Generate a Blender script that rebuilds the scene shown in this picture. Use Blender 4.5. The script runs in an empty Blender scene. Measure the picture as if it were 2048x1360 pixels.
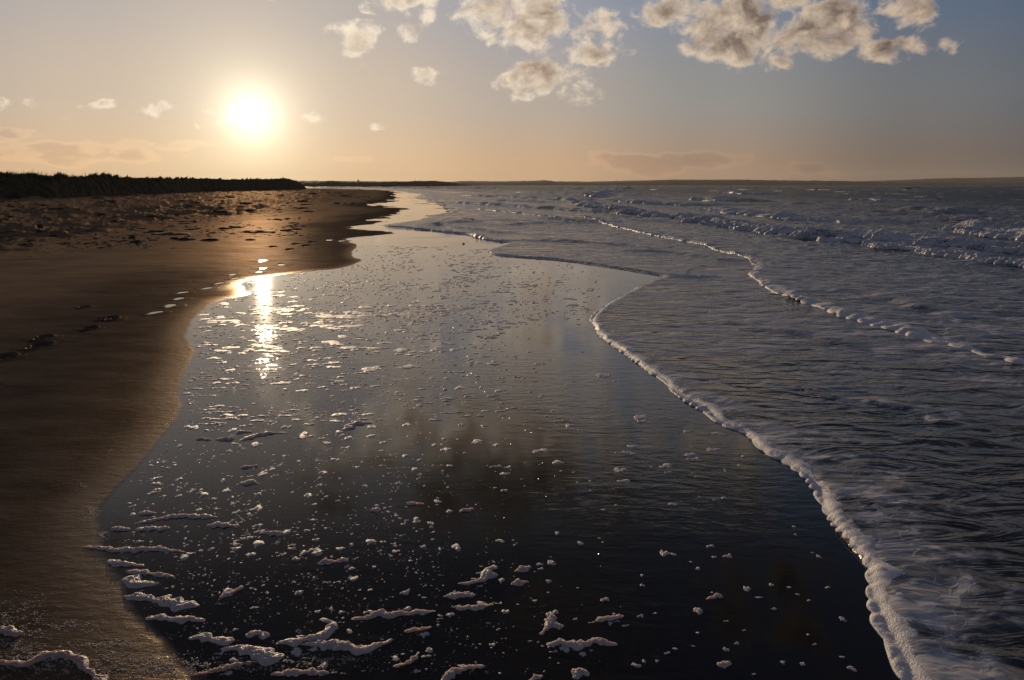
import bpy, math, random
import numpy as np
random.seed(7); rng = np.random.default_rng(7)
SC = bpy.context.scene; COL = SC.collection
R = math.radians

# ------------------------------------------------------------------ camera, sky, sun, exposure
CAM_H, PITCH, LENS = 1.7, R(11.1), 27.72
FPX = LENS / 36 * 2048
cam = bpy.data.cameras.new('camera'); cam_ob = bpy.data.objects.new('camera', cam); COL.objects.link(cam_ob)
cam_ob.location = (0, 0, CAM_H); cam_ob.rotation_euler = (R(90) - PITCH, 0, 0)
cam.lens = LENS; cam.sensor_width = 36; cam.clip_start = .05; cam.clip_end = 60000
SC.camera = cam_ob
SUN_EL, SUN_AZ = R(4.6), R(-17.6)
SUN_DIR = (math.cos(SUN_EL) * math.sin(SUN_AZ), math.cos(SUN_EL) * math.cos(SUN_AZ), math.sin(SUN_EL))
SUN_STRENGTH, SKY_STRENGTH = 2.6, 0.1
SC.view_settings.view_transform = 'Standard'; SC.view_settings.look = 'None'
SC.view_settings.exposure = 0.0; SC.view_settings.gamma = 1.0; SC.view_settings.use_curve_mapping = False

sl = bpy.data.lights.new('sun', 'SUN'); sl.energy = SUN_STRENGTH; sl.angle = R(0.5); sl.color = (1, .74, .48)
so = bpy.data.objects.new('sun', sl); COL.objects.link(so)
from mathutils import Vector, Matrix
so.rotation_euler = Vector(SUN_DIR).to_track_quat('Z', 'Y').to_euler()


def ray(px, py):
    """world direction through a photograph pixel (forward component 1 before the pitch)"""
    x = (px - 1024) / FPX; u = (680 - py) / FPX
    y = math.cos(PITCH) + u * math.sin(PITCH); z = -math.sin(PITCH) + u * math.cos(PITCH)
    return x, y, z


def G(px, py, z=0.0):
    x, y, w = ray(px, py); w = min(w, -1e-5)
    k = (z - CAM_H) / w
    return (x * k, y * k)


def AE(px, py):
    x, y, z = ray(px, py)
    return math.degrees(math.atan2(x, y)), math.degrees(math.atan2(z, math.hypot(x, y)))


def lin(c):
    return tuple(((v / 255) / 12.92 if v / 255 <= .04045 else ((v / 255 + .055) / 1.055) ** 2.4) for v in c)


class NT:
    """tiny node-expression helper"""
    def __init__(s, nt): s.t = nt
    def n(s, typ, **kw):
        nd = s.t.nodes.new(typ)
        for k, v in kw.items(): setattr(nd, k, v)
        return nd
    def put(s, sock, v):
        if hasattr(v, 'is_output'): s.t.links.new(v, sock)
        elif isinstance(v, tuple) and len(v) == 3 and len(sock.default_value) == 4: sock.default_value = (*v, 1)
        else: sock.default_value = v
    def m(s, op, a, b=None, c=None, clamp=False):
        nd = s.n('ShaderNodeMath', operation=op, use_clamp=clamp)
        for i, v in enumerate((a, b, c)):
            if v is not None: s.put(nd.inputs[i], v)
        return nd.outputs[0]
    def v(s, op, a, b=None, c=None):
        nd = s.n('ShaderNodeVectorMath', operation=op)
        for i, x in enumerate((a, b, c)):
            if x is not None: s.put(nd.inputs[i], x)
        return nd.outputs['Value' if op in ('LENGTH', 'DOT_PRODUCT', 'DISTANCE') else 'Vector']
    def ss(s, x, a, b, lo=0.0, hi=1.0):
        nd = s.n('ShaderNodeMapRange', interpolation_type='SMOOTHSTEP')
        s.put(nd.inputs[0], x); nd.inputs[1].default_value = a; nd.inputs[2].default_value = b
        nd.inputs[3].default_value = lo; nd.inputs[4].default_value = hi
        return nd.outputs[0]
    def lr(s, x, a, b, lo=0.0, hi=1.0):
        nd = s.n('ShaderNodeMapRange'); s.put(nd.inputs[0], x)
        for i, v in enumerate((a, b, lo, hi)): nd.inputs[i + 1].default_value = v
        return nd.outputs[0]
    def mix(s, f, a, b, blend='MIX'):
        nd = s.n('ShaderNodeMix', data_type='RGBA', blend_type=blend)
        s.put(nd.inputs[0], f); s.put(nd.inputs[6], a); s.put(nd.inputs[7], b)
        return nd.outputs[2]
    def noise(s, vec, scale, detail=4, rough=.5, dist=0.0):
        nd = s.n('ShaderNodeTexNoise'); s.put(nd.inputs['Vector'], vec)
        nd.inputs['Scale'].default_value = scale; nd.inputs['Detail'].default_value = detail
        nd.inputs['Roughness'].default_value = rough; nd.inputs['Distortion'].default_value = dist
        return nd.outputs[0]
    def ramp(s, f, stops, interp='EASE'):
        nd = s.n('ShaderNodeValToRGB'); cr = nd.color_ramp; cr.interpolation = interp
        while len(cr.elements) < len(stops): cr.elements.new(.5)
        for e, (p, c) in zip(cr.elements, stops): e.position = p; e.color = (*lin(c), 1)
        s.put(nd.inputs[0], f); return nd.outputs[0]


def build_world():
    w = bpy.data.worlds.new('World'); SC.world = w; w.use_nodes = True
    N = NT(w.node_tree); bg = w.node_tree.nodes['Background']
    tc = N.n('ShaderNodeTexCoord').outputs['Generated']
    D = N.v('NORMALIZE', tc)
    sep = N.n('ShaderNodeSeparateXYZ'); N.put(sep.inputs[0], D); X, Y, Z = sep.outputs
    az = N.m('MULTIPLY', N.m('ARCTAN2', X, Y), 57.29578)
    el = N.m('MULTIPLY', N.m('ARCSINE', Z), 57.29578)
    cosS = N.v('DOT_PRODUCT', D, SUN_DIR)
    ang = N.m('MULTIPLY', N.m('ARCCOSINE', N.m('MINIMUM', cosS, 1.0)), 57.29578)
    elp = N.m('MAXIMUM', el, 0.0)
    # azimuth distance from the sun (wrapped), 0..180
    da = N.m('ABSOLUTE', N.m('WRAP', N.m('SUBTRACT', az, math.degrees(SUN_AZ) - 1), 180.0, -180.0))
    t = N.m('DIVIDE', da, 90.0, clamp=True)
    # physical sky, compressed and white balanced as the photograph's camera does
    st = N.n('ShaderNodeTexSky', sky_type='NISHITA', sun_disc=False)
    st.sun_elevation = SUN_EL; st.sun_rotation = SUN_AZ; st.air_density = 1.0; st.dust_density = 1.6; st.ozone_density = 2.0
    nis = st.outputs[0]
    lum = N.v('DOT_PRODUCT', nis, (.25, .6, .15))
    cmp_ = N.m('DIVIDE', 1.0, N.m('ADD', 1.0, N.m('MULTIPLY', lum, .10)))
    nis = N.v('MULTIPLY', N.v('SCALE', nis), (.9, .85, 1.15)); nis.node.inputs[0].links[0].from_node.inputs['Scale'].default_value = 1
    N.put(nis.node.inputs[0].links[0].from_node.inputs['Scale'], cmp_)
    # colours of this evening's sky, measured only where in view, by azimuth from the sun, at four heights
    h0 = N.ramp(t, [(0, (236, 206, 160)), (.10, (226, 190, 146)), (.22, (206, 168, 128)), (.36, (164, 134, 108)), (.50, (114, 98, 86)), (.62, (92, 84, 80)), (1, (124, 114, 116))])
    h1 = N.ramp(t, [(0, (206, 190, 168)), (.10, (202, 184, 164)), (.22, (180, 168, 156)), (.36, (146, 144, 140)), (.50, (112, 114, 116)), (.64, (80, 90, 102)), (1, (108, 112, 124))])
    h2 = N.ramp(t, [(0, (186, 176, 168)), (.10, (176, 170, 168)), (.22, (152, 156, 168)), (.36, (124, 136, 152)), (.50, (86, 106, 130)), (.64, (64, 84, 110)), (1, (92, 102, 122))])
    h3 = N.ramp(t, [(0, (64, 66, 76)), (.22, (56, 61, 74)), (.5, (54, 64, 84)), (1, (66, 76, 96))])  # last stops of all four, behind the camera, raised to brighten foam and surf
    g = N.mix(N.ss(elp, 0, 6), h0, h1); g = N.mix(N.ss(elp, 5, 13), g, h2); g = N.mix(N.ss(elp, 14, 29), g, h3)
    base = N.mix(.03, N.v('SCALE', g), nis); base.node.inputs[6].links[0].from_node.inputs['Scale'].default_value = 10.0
    # aureole of the sun
    a2 = N.m('MULTIPLY', ang, ang)
    e1 = N.m('EXPONENT', N.m('MULTIPLY', a2, -1 / (2 * 1.3 ** 2)))
    e2 = N.m('EXPONENT', N.m('MULTIPLY', ang, -1 / 2.0))
    e3 = N.m('EXPONENT', N.m('MULTIPLY', ang, -1 / 9.0))
    glow = N.v('ADD', N.v('SCALE', (1.0, .93, .78)), N.v('ADD', N.v('SCALE', (1.0, .86, .60)), N.v('SCALE', (1, .80, .55))))
    gl = glow.node
    N.put(gl.inputs[0].links[0].from_node.inputs['Scale'], N.m('MULTIPLY', e1, 3.5))
    g2 = gl.inputs[1].links[0].from_node
    N.put(g2.inputs[0].links[0].from_node.inputs['Scale'], N.m('MULTIPLY', e2, 10.0))
    N.put(g2.inputs[1].links[0].from_node.inputs['Scale'], N.m('MULTIPLY', e3, 1.2))
    # clouds: elliptical masks (azimuth, elevation in degrees) broken up by noise
    blobs = []
    def B(px, py, wx, wy, a=1.0): blobs.append((*AE(px, py), wx / 27.5, wy / 27.5, a))
    for b in [(700, 78, 55, 34), (790, 8, 70, 26), (822, 42, 45, 34), (1030, 38, 115, 72, 1.25), (985, 70, 60, 40), (868, 145, 32, 20, .85),
              (1110, 148, 85, 44, 1.1), (1180, 105, 70, 26, .95), (1030, 162, 45, 18, .8), (1195, 50, 60, 34, .9), (1160, 168, 66, 36, 1), (1060, 190, 36, 22, .8),
              (1340, 20, 85, 42, 1.1), (1480, 60, 110, 78, 1.3), (1645, 60, 98, 62, 1.2), (1560, 0, 110, 30, 1.0), (1820, 20, 80, 44, 1.1), (1790, 100, 70, 28, 1.05), (1890, 95, 34, 20, .9),
              (1570, 118, 24, 14, .8), (1400, 85, 30, 20, .6),
              (70, 205, 40, 12, .75), (210, 205, 36, 10, .6), (330, 225, 70, 17, .8), (415, 235, 55, 24, .95), (620, 237, 34, 15, .9), (765, 248, 22, 9, .8), (20, 215, 40, 16, .7)]:
        B(*b)
    low = []
    for b in [(60, 300, 190, 22, .8), (200, 305, 110, 26, .8), (1290, 325, 150, 26, .95), (1400, 322, 90, 20, .9), (1640, 340, 110, 16, .6), (20, 265, 90, 10, .6), (720, 322, 70, 10, .5), (350, 290, 90, 12, .5)]:
        low.append((*AE(b[0], b[1]), b[2] / 27.5, b[3] / 27.5, b[4]))
    # the clouds higher up, known from their reflection in the wet sand (az, el, wide, high, amount)
    blobs += [(a_, b_, c_ * 1.3, d_ * 1.3, e_) for a_, b_, c_, d_, e_ in [(-1, 19.5, 7.5, 4.6, 1.5), (-7.5, 17.5, 5, 3.4, 1.1), (4.5, 17.0, 5, 3.0, 1.0), (8, 22.5, 3.4, 3.0, 1.1), (-14, 20, 2.6, 5.0, .8), (15, 19, 5.0, 3.6, 1.0),
              (-16, 14.5, 3, 2, .7), (3, 31, 6, 3.2, .8), (-14, 31, 3, 4, .6), (20, 28, 5, 3, .9), (-34, 24, 7, 5, 1.1), (35, 20, 7, 4, 1.2), (28, 38, 9, 6, 1), (-25, 48, 10, 7, 1), (55, 30, 10, 6, 1.1),
              (-60, 22, 12, 6, 1.2), (90, 24, 12, 7, 1.1), (-105, 30, 16, 8, 1.1), (140, 28, 18, 8, 1.1), (-155, 25, 15, 8, 1.1), (5, 60, 14, 8, .9)]]
    comb = N.n('ShaderNodeCombineXYZ'); N.put(comb.inputs[0], az); N.put(comb.inputs[1], el)
    P = comb.outputs[0]
    sh = N.noise(N.v('MULTIPLY', D, (1, 1, 1.5)), 9, 2, .5)   # slow warp of the masks
    sh2 = N.m('MULTIPLY', N.m('SUBTRACT', sh, .5), 3.5)
    cw = N.n('ShaderNodeCombineXYZ'); N.put(cw.inputs[0], sh2); N.put(cw.inputs[1], N.m('MULTIPLY', sh2, .35))
    P = N.v('ADD', P, cw.outputs[0])
    def mask(bl):
        tot = None
        for (a, e, wx, wy, am) in bl:
            q = N.v('MULTIPLY_ADD', P, (1 / (wx * 1.16), 1 / (wy * 1.20), 0), (-a / (wx * 1.16), -e / (wy * 1.20), 0))
            k = N.m('MULTIPLY_ADD', N.v('DOT_PRODUCT', q, q), -am, am, clamp=False)
            k = N.m('MAXIMUM', k, 0.0)
            tot = k if tot is None else N.m('MAXIMUM', tot, k)
        return tot
    M = mask(blobs); ML = mask(low)
    Dn = N.v('MULTIPLY', D, (1, 1, 1.35))
    n1 = N.noise(Dn, 26, 8, .60, .25)
    n2 = N.noise(N.v('ADD', Dn, (-.010, 0, -.010)), 26, 5, .60, .25)
    d = N.m('ADD', N.m('MULTIPLY', M, .72), N.m('MULTIPLY', N.m('SUBTRACT', n1, .5), 2.7))
    d = N.m('MULTIPLY', d, N.ss(M, .0, .14))
    alpha = N.ss(d, .28, .80)
    core = N.ss(d, .46, .98)
    relief = N.m('MULTIPLY', N.m('SUBTRACT', n1, n2), 3.4)
    shade = N.m('SUBTRACT', N.m('SUBTRACT', 1.0, N.m('MULTIPLY', core, .72)), N.m('MULTIPLY', relief, -1.0), clamp=True)
    nearc = N.ss(ang, 4, 46)
    bright = N.mix(nearc, lin((248, 232, 208)), lin((204, 180, 156)))
    dark = N.mix(nearc, lin((176, 150, 128)), lin((98, 84, 76)))
    cc = N.v('SCALE', N.mix(shade, dark, bright)); cc.node.inputs['Scale'].default_value = 10
    highfade = N.ss(el, 17.5, 21.5, 1.0, .16)
    cc2 = N.v('SCALE', cc); N.put(cc2.node.inputs['Scale'], highfade)
    sky = N.mix(N.m('MULTIPLY', alpha, .93), base, cc2)
    # low hazy banks near the horizon
    nl = N.noise(N.v('MULTIPLY', D, (1, 1, 2.4)), 22, 6, .55)
    dl = N.m('ADD', N.m('MULTIPLY', ML, .8), N.m('MULTIPLY', N.m('SUBTRACT', nl, .5), 1.4))
    al = N.m('MULTIPLY', N.ss(dl, .26, .50), .62)
    bank = N.v('MULTIPLY', base, (.88, .81, .82))
    sky = N.mix(al, sky, bank)
    rim = N.m('MULTIPLY', N.m('MULTIPLY', N.ss(dl, .26, .36), N.ss(dl, .62, .42)), .6)
    sky = N.mix(rim, sky, N.v('MULTIPLY', base, (1.25, 1.18, 1.1)))
    sky = N.v('ADD', sky, glow)
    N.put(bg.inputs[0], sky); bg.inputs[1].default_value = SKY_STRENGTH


build_world()

# ------------------------------------------------------------------ numpy noise and distance tools
_perm = rng.permutation(1024)
_grad = np.stack([np.cos(np.linspace(0, 2 * np.pi, 1024, False)), np.sin(np.linspace(0, 2 * np.pi, 1024, False))], 1)[rng.permutation(1024)]


def perlin(x, y, seed=0):
    x = np.asarray(x, float); y = np.asarray(y, float)
    xi = np.floor(x).astype(np.int64); yi = np.floor(y).astype(np.int64); xf = x - xi; yf = y - yi
    u = xf * xf * xf * (xf * (xf * 6 - 15) + 10); v = yf * yf * yf * (yf * (yf * 6 - 15) + 10)
    def g(ix, iy, fx, fy):
        h = _perm[(_perm[(ix + seed * 57) & 1023] + iy) & 1023]
        gr = _grad[h]; return gr[..., 0] * fx + gr[..., 1] * fy
    a = g(xi, yi, xf, yf); b = g(xi + 1, yi, xf - 1, yf); c = g(xi, yi + 1, xf, yf - 1); d = g(xi + 1, yi + 1, xf - 1, yf - 1)
    return ((a + (b - a) * u) * (1 - v) + (c + (d - c) * u) * v) * 1.5


def fbm(x, y, oct=4, seed=0, gain=.5):
    s = 0; a = 1.0; f = 1.0
    for k in range(oct):
        s = s + a * perlin(x * f, y * f, seed + k * 3); a *= gain; f *= 2.03
    return s


def sst(x, a, b):
    t = np.clip((x - a) / (b - a), 0, 1); return t * t * (3 - 2 * t)


def poly_dist(px, py, pts, need_side=True):
    """distance to the polyline, side (+1 = right of its direction), arc parameter 0..1"""
    P = np.asarray(pts, float); best = np.full(px.shape, 1e18); side = np.zeros(px.shape); arc = np.zeros(px.shape)
    seg = np.hypot(*np.diff(P, axis=0).T); cum = np.concatenate([[0], np.cumsum(seg)]); tot = cum[-1]
    for i in range(len(P) - 1):
        ax, ay = P[i]; dx, dy = P[i + 1] - P[i]; L2 = dx * dx + dy * dy + 1e-12
        t = np.clip(((px - ax) * dx + (py - ay) * dy) / L2, 0, 1)
        qx = px - ax - t * dx; qy = py - ay - t * dy; d = qx * qx + qy * qy
        m = d < best
        best = np.where(m, d, best); side = np.where(m, np.sign(dy * qx - dx * qy), side); arc = np.where(m, (cum[i] + t * seg[i]) / tot, arc)
    return np.sqrt(best), side, arc


def inside(px, py, pts):
    P = np.asarray(pts, float); r = np.zeros(px.shape, bool); n = len(P)
    for i in range(n):
        x1, y1 = P[i]; x2, y2 = P[(i + 1) % n]
        if y1 == y2: continue
        c = ((y1 > py) != (y2 > py)) & (px < (x2 - x1) * (py - y1) / (y2 - y1) + x1)
        r ^= c
    return r


def smooth(pts, k=6):
    """Catmull-Rom through the points"""
    P = [np.array(p, float) for p in pts]; P = [2 * P[0] - P[1]] + P + [2 * P[-1] - P[-2]]; out = []
    for i in range(1, len(P) - 2):
        p0, p1, p2, p3 = P[i - 1:i + 3]
        for j in range(k):
            t = j / k
            out.append(.5 * (2 * p1 + (p2 - p0) * t + (2 * p0 - 5 * p1 + 4 * p2 - p3) * t * t + (3 * p1 - p0 - 3 * p2 + p3) * t ** 3))
    out.append(P[-2]); return np.array(out)


# ------------------------------------------------------------------ mesh helpers
def grid_mesh(name, V, nr, nc, keep=None, attrs=None, smooth_=True):
    """V (nr*nc,3); quads of the regular grid, keep: bool (nr-1,nc-1)"""
    idx = np.arange(nr * nc).reshape(nr, nc)
    a = idx[:-1, :-1]; b = idx[:-1, 1:]; c = idx[1:, 1:]; d = idx[1:, :-1]
    Q = np.stack([a, b, c, d], -1)
    Q = Q[keep] if keep is not None else Q.reshape(-1, 4)
    used = np.zeros(nr * nc, bool); used[Q.ravel()] = True
    remap = np.cumsum(used) - 1; V2 = V[used]; Q = remap[Q]
    return raw_mesh(name, V2, Q, {k: v.ravel()[used] for k, v in (attrs or {}).items()}, smooth_)


def raw_mesh(name, V, F, attrs=None, smooth_=True):
    V = np.asarray(V, np.float32); F = np.asarray(F); n = F.shape[1]
    me = bpy.data.meshes.new(name); me.vertices.add(len(V)); me.vertices.foreach_set('co', V.ravel())
    me.loops.add(F.size); me.loops.foreach_set('vertex_index', F.ravel().astype(np.int32))
    me.polygons.add(len(F)); me.polygons.foreach_set('loop_start', np.arange(0, F.size, n, dtype=np.int32))
    me.polygons.foreach_set('loop_total', np.full(len(F), n, np.int32))
    if smooth_: me.polygons.foreach_set('use_smooth', np.ones(len(F), bool))
    for k, v in (attrs or {}).items():
        at = me.attributes.new(k, 'FLOAT', 'POINT'); at.data.foreach_set('value', np.asarray(v, np.float32))
    me.update(); me.validate(); return me


def link(name, me, mat, kind=None, label=None, cat=None, group=None, loc=(0, 0, 0), parent=None):
    if mat is not None and not me.materials: me.materials.append(mat)
    o = bpy.data.objects.new(name, me); COL.objects.link(o); o.location = loc
    if parent: o.parent = parent
    if kind: o['kind'] = kind
    if label: o['label'] = label
    if cat: o['category'] = cat
    if group: o['group'] = group
    return o


# ------------------------------------------------------------------ materials
def mat(name):
    m = bpy.data.materials.new(name); m.use_nodes = True; N = NT(m.node_tree)
    return m, N, m.node_tree.nodes['Principled BSDF']


def attr(N, name):
    return N.n('ShaderNodeAttribute', attribute_name=name).outputs['Fac']


def bump(N, h, dist, strength=1.0, normal=None):
    b = N.n('ShaderNodeBump'); b.inputs['Strength'].default_value = strength; b.inputs['Distance'].default_value = dist
    N.put(b.inputs['Height'], h)
    if normal is not None: N.put(b.inputs['Normal'], normal)
    return b.outputs[0]


SHEEN, DRYG = .15, .11


def sand_material():
    m, N, P = mat('sand'); pos = N.n('ShaderNodeNewGeometry').outputs['Position']
    s = attr(N, 'shore')            # metres landward of the film's edge (negative: under the film)
    wob = N.m('MULTIPLY', N.m('SUBTRACT', N.noise(pos, 3.0, 4), .5), .05)
    s2 = N.m('ADD', s, wob)
    film = N.ss(s2, .035, -.03)                     # 1 under the film of water
    damp = N.ss(s2, .50, .0)                         # wet sheen band beside it
    far = N.ss(s2, .9, 4.2)                         # drier sand up the beach
    n = N.ss(N.noise(pos, .9, 7, .65), .35, .65); nf = N.noise(pos, 260, 2, .6); nm = N.ss(N.noise(N.v('MULTIPLY', pos, (1, 2.2, 1)), 1.3, 6, .65), .34, .66)
    dry = N.mix(n, (.200, .120, .062), (.300, .190, .104))
    wetc = N.mix(nm, (.042, .030, .021), (.078, .056, .039))
    c = N.mix(far, wetc, dry)
    c = N.mix(damp, c, (.034, .024, .017)); c = N.mix(film, c, (.012, .009, .007))
    speck = N.ss(nf, .35, .75, .78, 1.25); cs = N.v('SCALE', c); N.put(cs.node.inputs['Scale'], N.mix(film, speck, (1.0, 1.0, 1.0)))
    N.put(P.inputs['Base Color'], (.012, .009, .007)); P.inputs['Roughness'].default_value = .045; P.inputs['IOR'].default_value = 1.34
    dif = N.n('ShaderNodeBsdfDiffuse'); N.put(dif.inputs[0], cs); dif.inputs[1].default_value = .6
    glo = N.n('ShaderNodeBsdfGlossy'); N.put(glo.inputs[0], N.mix(damp, N.mix(far, (.70, .54, .42), (.80, .57, .38)), (.80, .64, .50))); N.put(glo.inputs[1], N.mix(damp, N.mix(far, (.50, .50, .50), (.58, .58, .58)), (.26, .26, .26)))
    dry_sh = N.n('ShaderNodeMixShader'); d2 = N.m('MULTIPLY', damp, damp); N.put(dry_sh.inputs[0], N.m('ADD', N.m('MULTIPLY', d2, SHEEN), N.m('MULTIPLY', N.lr(far, 0, 1, DRYG * .55, DRYG * 1.2), N.lr(nm, 0, 1, .8, 1.15))))
    N.t.links.new(dif.outputs[0], dry_sh.inputs[1]); N.t.links.new(glo.outputs[0], dry_sh.inputs[2])
    all_sh = N.n('ShaderNodeMixShader'); N.put(all_sh.inputs[0], film); N.t.links.new(dry_sh.outputs[0], all_sh.inputs[1]); N.t.links.new(P.outputs[0], all_sh.inputs[2])
    N.t.links.new(all_sh.outputs[0], [n for n in N.t.nodes if n.type == 'OUTPUT_MATERIAL'][0].inputs[0])
    # relief: grains on the sand, flat ripples on the film
    dry_h = N.m('ADD', N.m('MULTIPLY', nf, N.lr(damp, 0, .6, .0014, .0008)), N.m('MULTIPLY', N.noise(N.v('MULTIPLY', pos, (1, 2.0, 1)), 9, 4, .6), .0042))
    dry_h = N.m('ADD', dry_h, N.m('MULTIPLY', N.m('MULTIPLY', N.noise(pos, 2.2, 7, .75), .32), N.ss(s2, 5.5, 10)))
    warp = N.v('ADD', N.v('MULTIPLY', pos, (1, 2.6, 1)), N.v('SCALE', N.n('ShaderNodeTexNoise').outputs[1]))
    wn = warp.node.inputs[1].links[0].from_node; wn.inputs['Scale'].default_value = .6; tn = wn.inputs[0].links[0].from_node
    N.put(tn.inputs['Vector'], pos); tn.inputs['Scale'].default_value = .9
    rip = N.noise(warp, 5.5, 3, .5, .4); rip2 = N.noise(warp, 26, 2, .5)
    ypos = N.v('DOT_PRODUCT', pos, (0, 1, 0))
    amt = N.m('ADD', N.ss(N.noise(N.v('ADD', pos, (7, 3, 0)), .45, 2), .44, .64, .10, 1.5), N.ss(ypos, 4, 10, 0, .25))
    rip3 = N.noise(warp, 70, 2, .6)
    wet_h = N.m('MULTIPLY', N.m('ADD', N.m('MULTIPLY', rip, .0022), N.m('ADD', N.m('MULTIPLY', rip2, .00022), N.m('MULTIPLY', N.m('MULTIPLY', rip3, .00045), N.ss(N.noise(pos, 9, 3, .6), .46, .66)))), amt)
    h = N.mix(film, dry_h, wet_h)
    bn = bump(N, h, 1.0)
    for nd in (P, dif, glo): N.put(nd.inputs['Normal'], bn)
    return m


def water_material():
    m, N, P = mat('sea_water'); geo = N.n('ShaderNodeNewGeometry'); pos = geo.outputs['Position']
    f = attr(N, 'foam'); off = attr(N, 'offshore')
    # lacy foam film: holes of a warped cell pattern, streaked along the flow
    wp = N.n('ShaderNodeTexNoise'); N.put(wp.inputs['Vector'], pos); wp.inputs['Scale'].default_value = 1.6; wp.inputs['Detail'].default_value = 3
    w = N.v('ADD', N.v('MULTIPLY', pos, (1, 1.5, 1)), N.v('SCALE', wp.outputs[1])); w.node.inputs[1].links[0].from_node.inputs['Scale'].default_value = .9
    vo = N.n('ShaderNodeTexVoronoi', feature='DISTANCE_TO_EDGE'); N.put(vo.inputs['Vector'], w); vo.inputs['Scale'].default_value = 2.6
    vo2 = N.n('ShaderNodeTexVoronoi', feature='DISTANCE_TO_EDGE'); N.put(vo2.inputs['Vector'], w); vo2.inputs['Scale'].default_value = 9
    st = N.noise(N.v('MULTIPLY', w, (.6, 1.7, 1)), 1.5, 7, .66)
    lace = N.m('MAXIMUM', N.ss(vo.outputs['Distance'], .13, .0), N.m('MULTIPLY', N.ss(vo2.outputs['Distance'], .10, .0), .7))
    lace = N.m('MULTIPLY', lace, N.ss(st, .40, .62)); veil = N.ss(st, .38, .62)
    thin = N.m('MULTIPLY', N.m('ADD', N.m('MULTIPLY', lace, 1.1), N.m('MULTIPLY', veil, .85)), N.ss(f, .02, .45))
    thick = N.ss(N.m('ADD', f, N.m('MULTIPLY', N.m('SUBTRACT', N.noise(w, 7, 6, .7), .5), 2.2)), .55, .95)
    foam = N.m('MAXIMUM', thin, thick, clamp=True); foam.node.use_clamp = True
    deep = N.ss(off, 2, 40)
    wc = N.mix(deep, (.030, .025, .021), (.022, .026, .026))
    N.put(P.inputs['Base Color'], N.mix(N.m('MULTIPLY', foam, .85), wc, (.64, .61, .61)))
    N.put(P.inputs['Roughness'], N.m('ADD', N.lr(off, 0, 60, .05, .30), N.m('MULTIPLY', foam, .45)))
    P.inputs['IOR'].default_value = 1.33; N.put(P.inputs['Specular IOR Level'], N.lr(off, 10, 80, .5, .18))  # reflection weakened offshore, standing in for waves shading each other
    a = N.noise(N.v('MULTIPLY', pos, (.7, 1.5, 1)), 2.9, 3, .5, 1.0)
    b = N.noise(N.v('MULTIPLY', pos, (.7, 1.3, 1)), 22, 3, .6)
    c = N.noise(N.v('MULTIPLY', pos, (.6, 1.0, 1)), 1.1, 5, .62)
    amp = N.lr(off, 0, 24, .28, 1.0)
    h = N.m('ADD', N.m('MULTIPLY', N.m('ADD', N.m('MULTIPLY', a, .175), N.m('MULTIPLY', b, .0060)), amp), N.m('MULTIPLY', N.m('MULTIPLY', c, 1.0), N.ss(off, 2, 45)))
    h = N.m('ADD', h, N.m('MULTIPLY', foam, .004))
    N.put(P.inputs['Normal'], bump(N, h, 1.0)); return m


def foam_material(name, c1, c2, scale=170, amp=.0035, sss=.85):
    m, N, P = mat(name); pos = N.n('ShaderNodeNewGeometry').outputs['Position']
    vo = N.n('ShaderNodeTexVoronoi'); N.put(vo.inputs['Vector'], pos); vo.inputs['Scale'].default_value = scale
    n = N.noise(pos, scale * .12, 4, .6)
    N.put(P.inputs['Base Color'], N.mix(n, c1, c2))
    P.inputs['Roughness'].default_value = .5; P.inputs['IOR'].default_value = 1.33
    P.inputs['Subsurface Weight'].default_value = sss; P.inputs['Subsurface Radius'].default_value = (.030, .020, .014); P.inputs['Subsurface Scale'].default_value = 1.0
    h = N.m('ADD', N.m('MULTIPLY', N.m('SUBTRACT', 1.0, vo.outputs['Distance']), amp), N.m('MULTIPLY', n, amp * 2))
    N.put(P.inputs['Normal'], bump(N, h, 1.0)); return m


def plain(name, c1, c2, scale, rough=.9, amp=0.0, stretch=(1, 1, 1)):
    m, N, P = mat(name); pos = N.n('ShaderNodeNewGeometry').outputs['Position']
    n = N.noise(N.v('MULTIPLY', pos, stretch), scale, 6, .62)
    N.put(P.inputs['Base Color'], N.mix(N.ss(n, .35, .65), c1, c2)); P.inputs['Roughness'].default_value = rough; P.inputs['Specular IOR Level'].default_value = .08
    if amp: N.put(P.inputs['Normal'], bump(N, n, amp))
    return m


M_SAND = sand_material(); M_SEA = water_material()
M_FOAM = foam_material('foam', (.42, .36, .335), (.70, .62, .58), 130, .0055)
M_EDGE = foam_material('edge_foam', (.62, .58, .56), (.92, .88, .86), 150, .004)
M_SURF = foam_material('surf_foam', (.42, .41, .41), (.97, .94, .92), 14, .05, .15)
M_SCUM = foam_material('brown_foam', (.34, .25, .20), (.60, .48, .42), 150, .004)
M_WEED = plain('seaweed', (.020, .014, .009), (.055, .038, .022), 9, .7, .02)
M_DUNE = plain('dune_turf', (.034, .031, .017), (.120, .086, .046), .9, .95, .3)
M_GRASS = plain('marram', (.050, .046, .020), (.130, .104, .052), 2, .8)
M_SPIT = plain('spit_scrub', (.030, .028, .018), (.060, .050, .030), .05, .95, 1.5)
M_HILL = plain('far_hills', (.030, .032, .026), (.055, .052, .040), .004, 1.0)
M_HUT = plain('tower_stone', (.05, .04, .035), (.09, .07, .06), 1.0, .9)
mp, N_, P_ = mat('pool_water'); P_.inputs['Base Color'].default_value = (.03, .024, .02, 1); P_.inputs['Roughness'].default_value = .03; P_.inputs['IOR'].default_value = 1.33
M_POOL = mp
mb, N_, P_ = mat('bubble_film'); P_.inputs['Base Color'].default_value = (.30, .25, .22, 1); P_.inputs['Roughness'].default_value = .16; P_.inputs['IOR'].default_value = 1.4
M_BUB = mb

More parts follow.
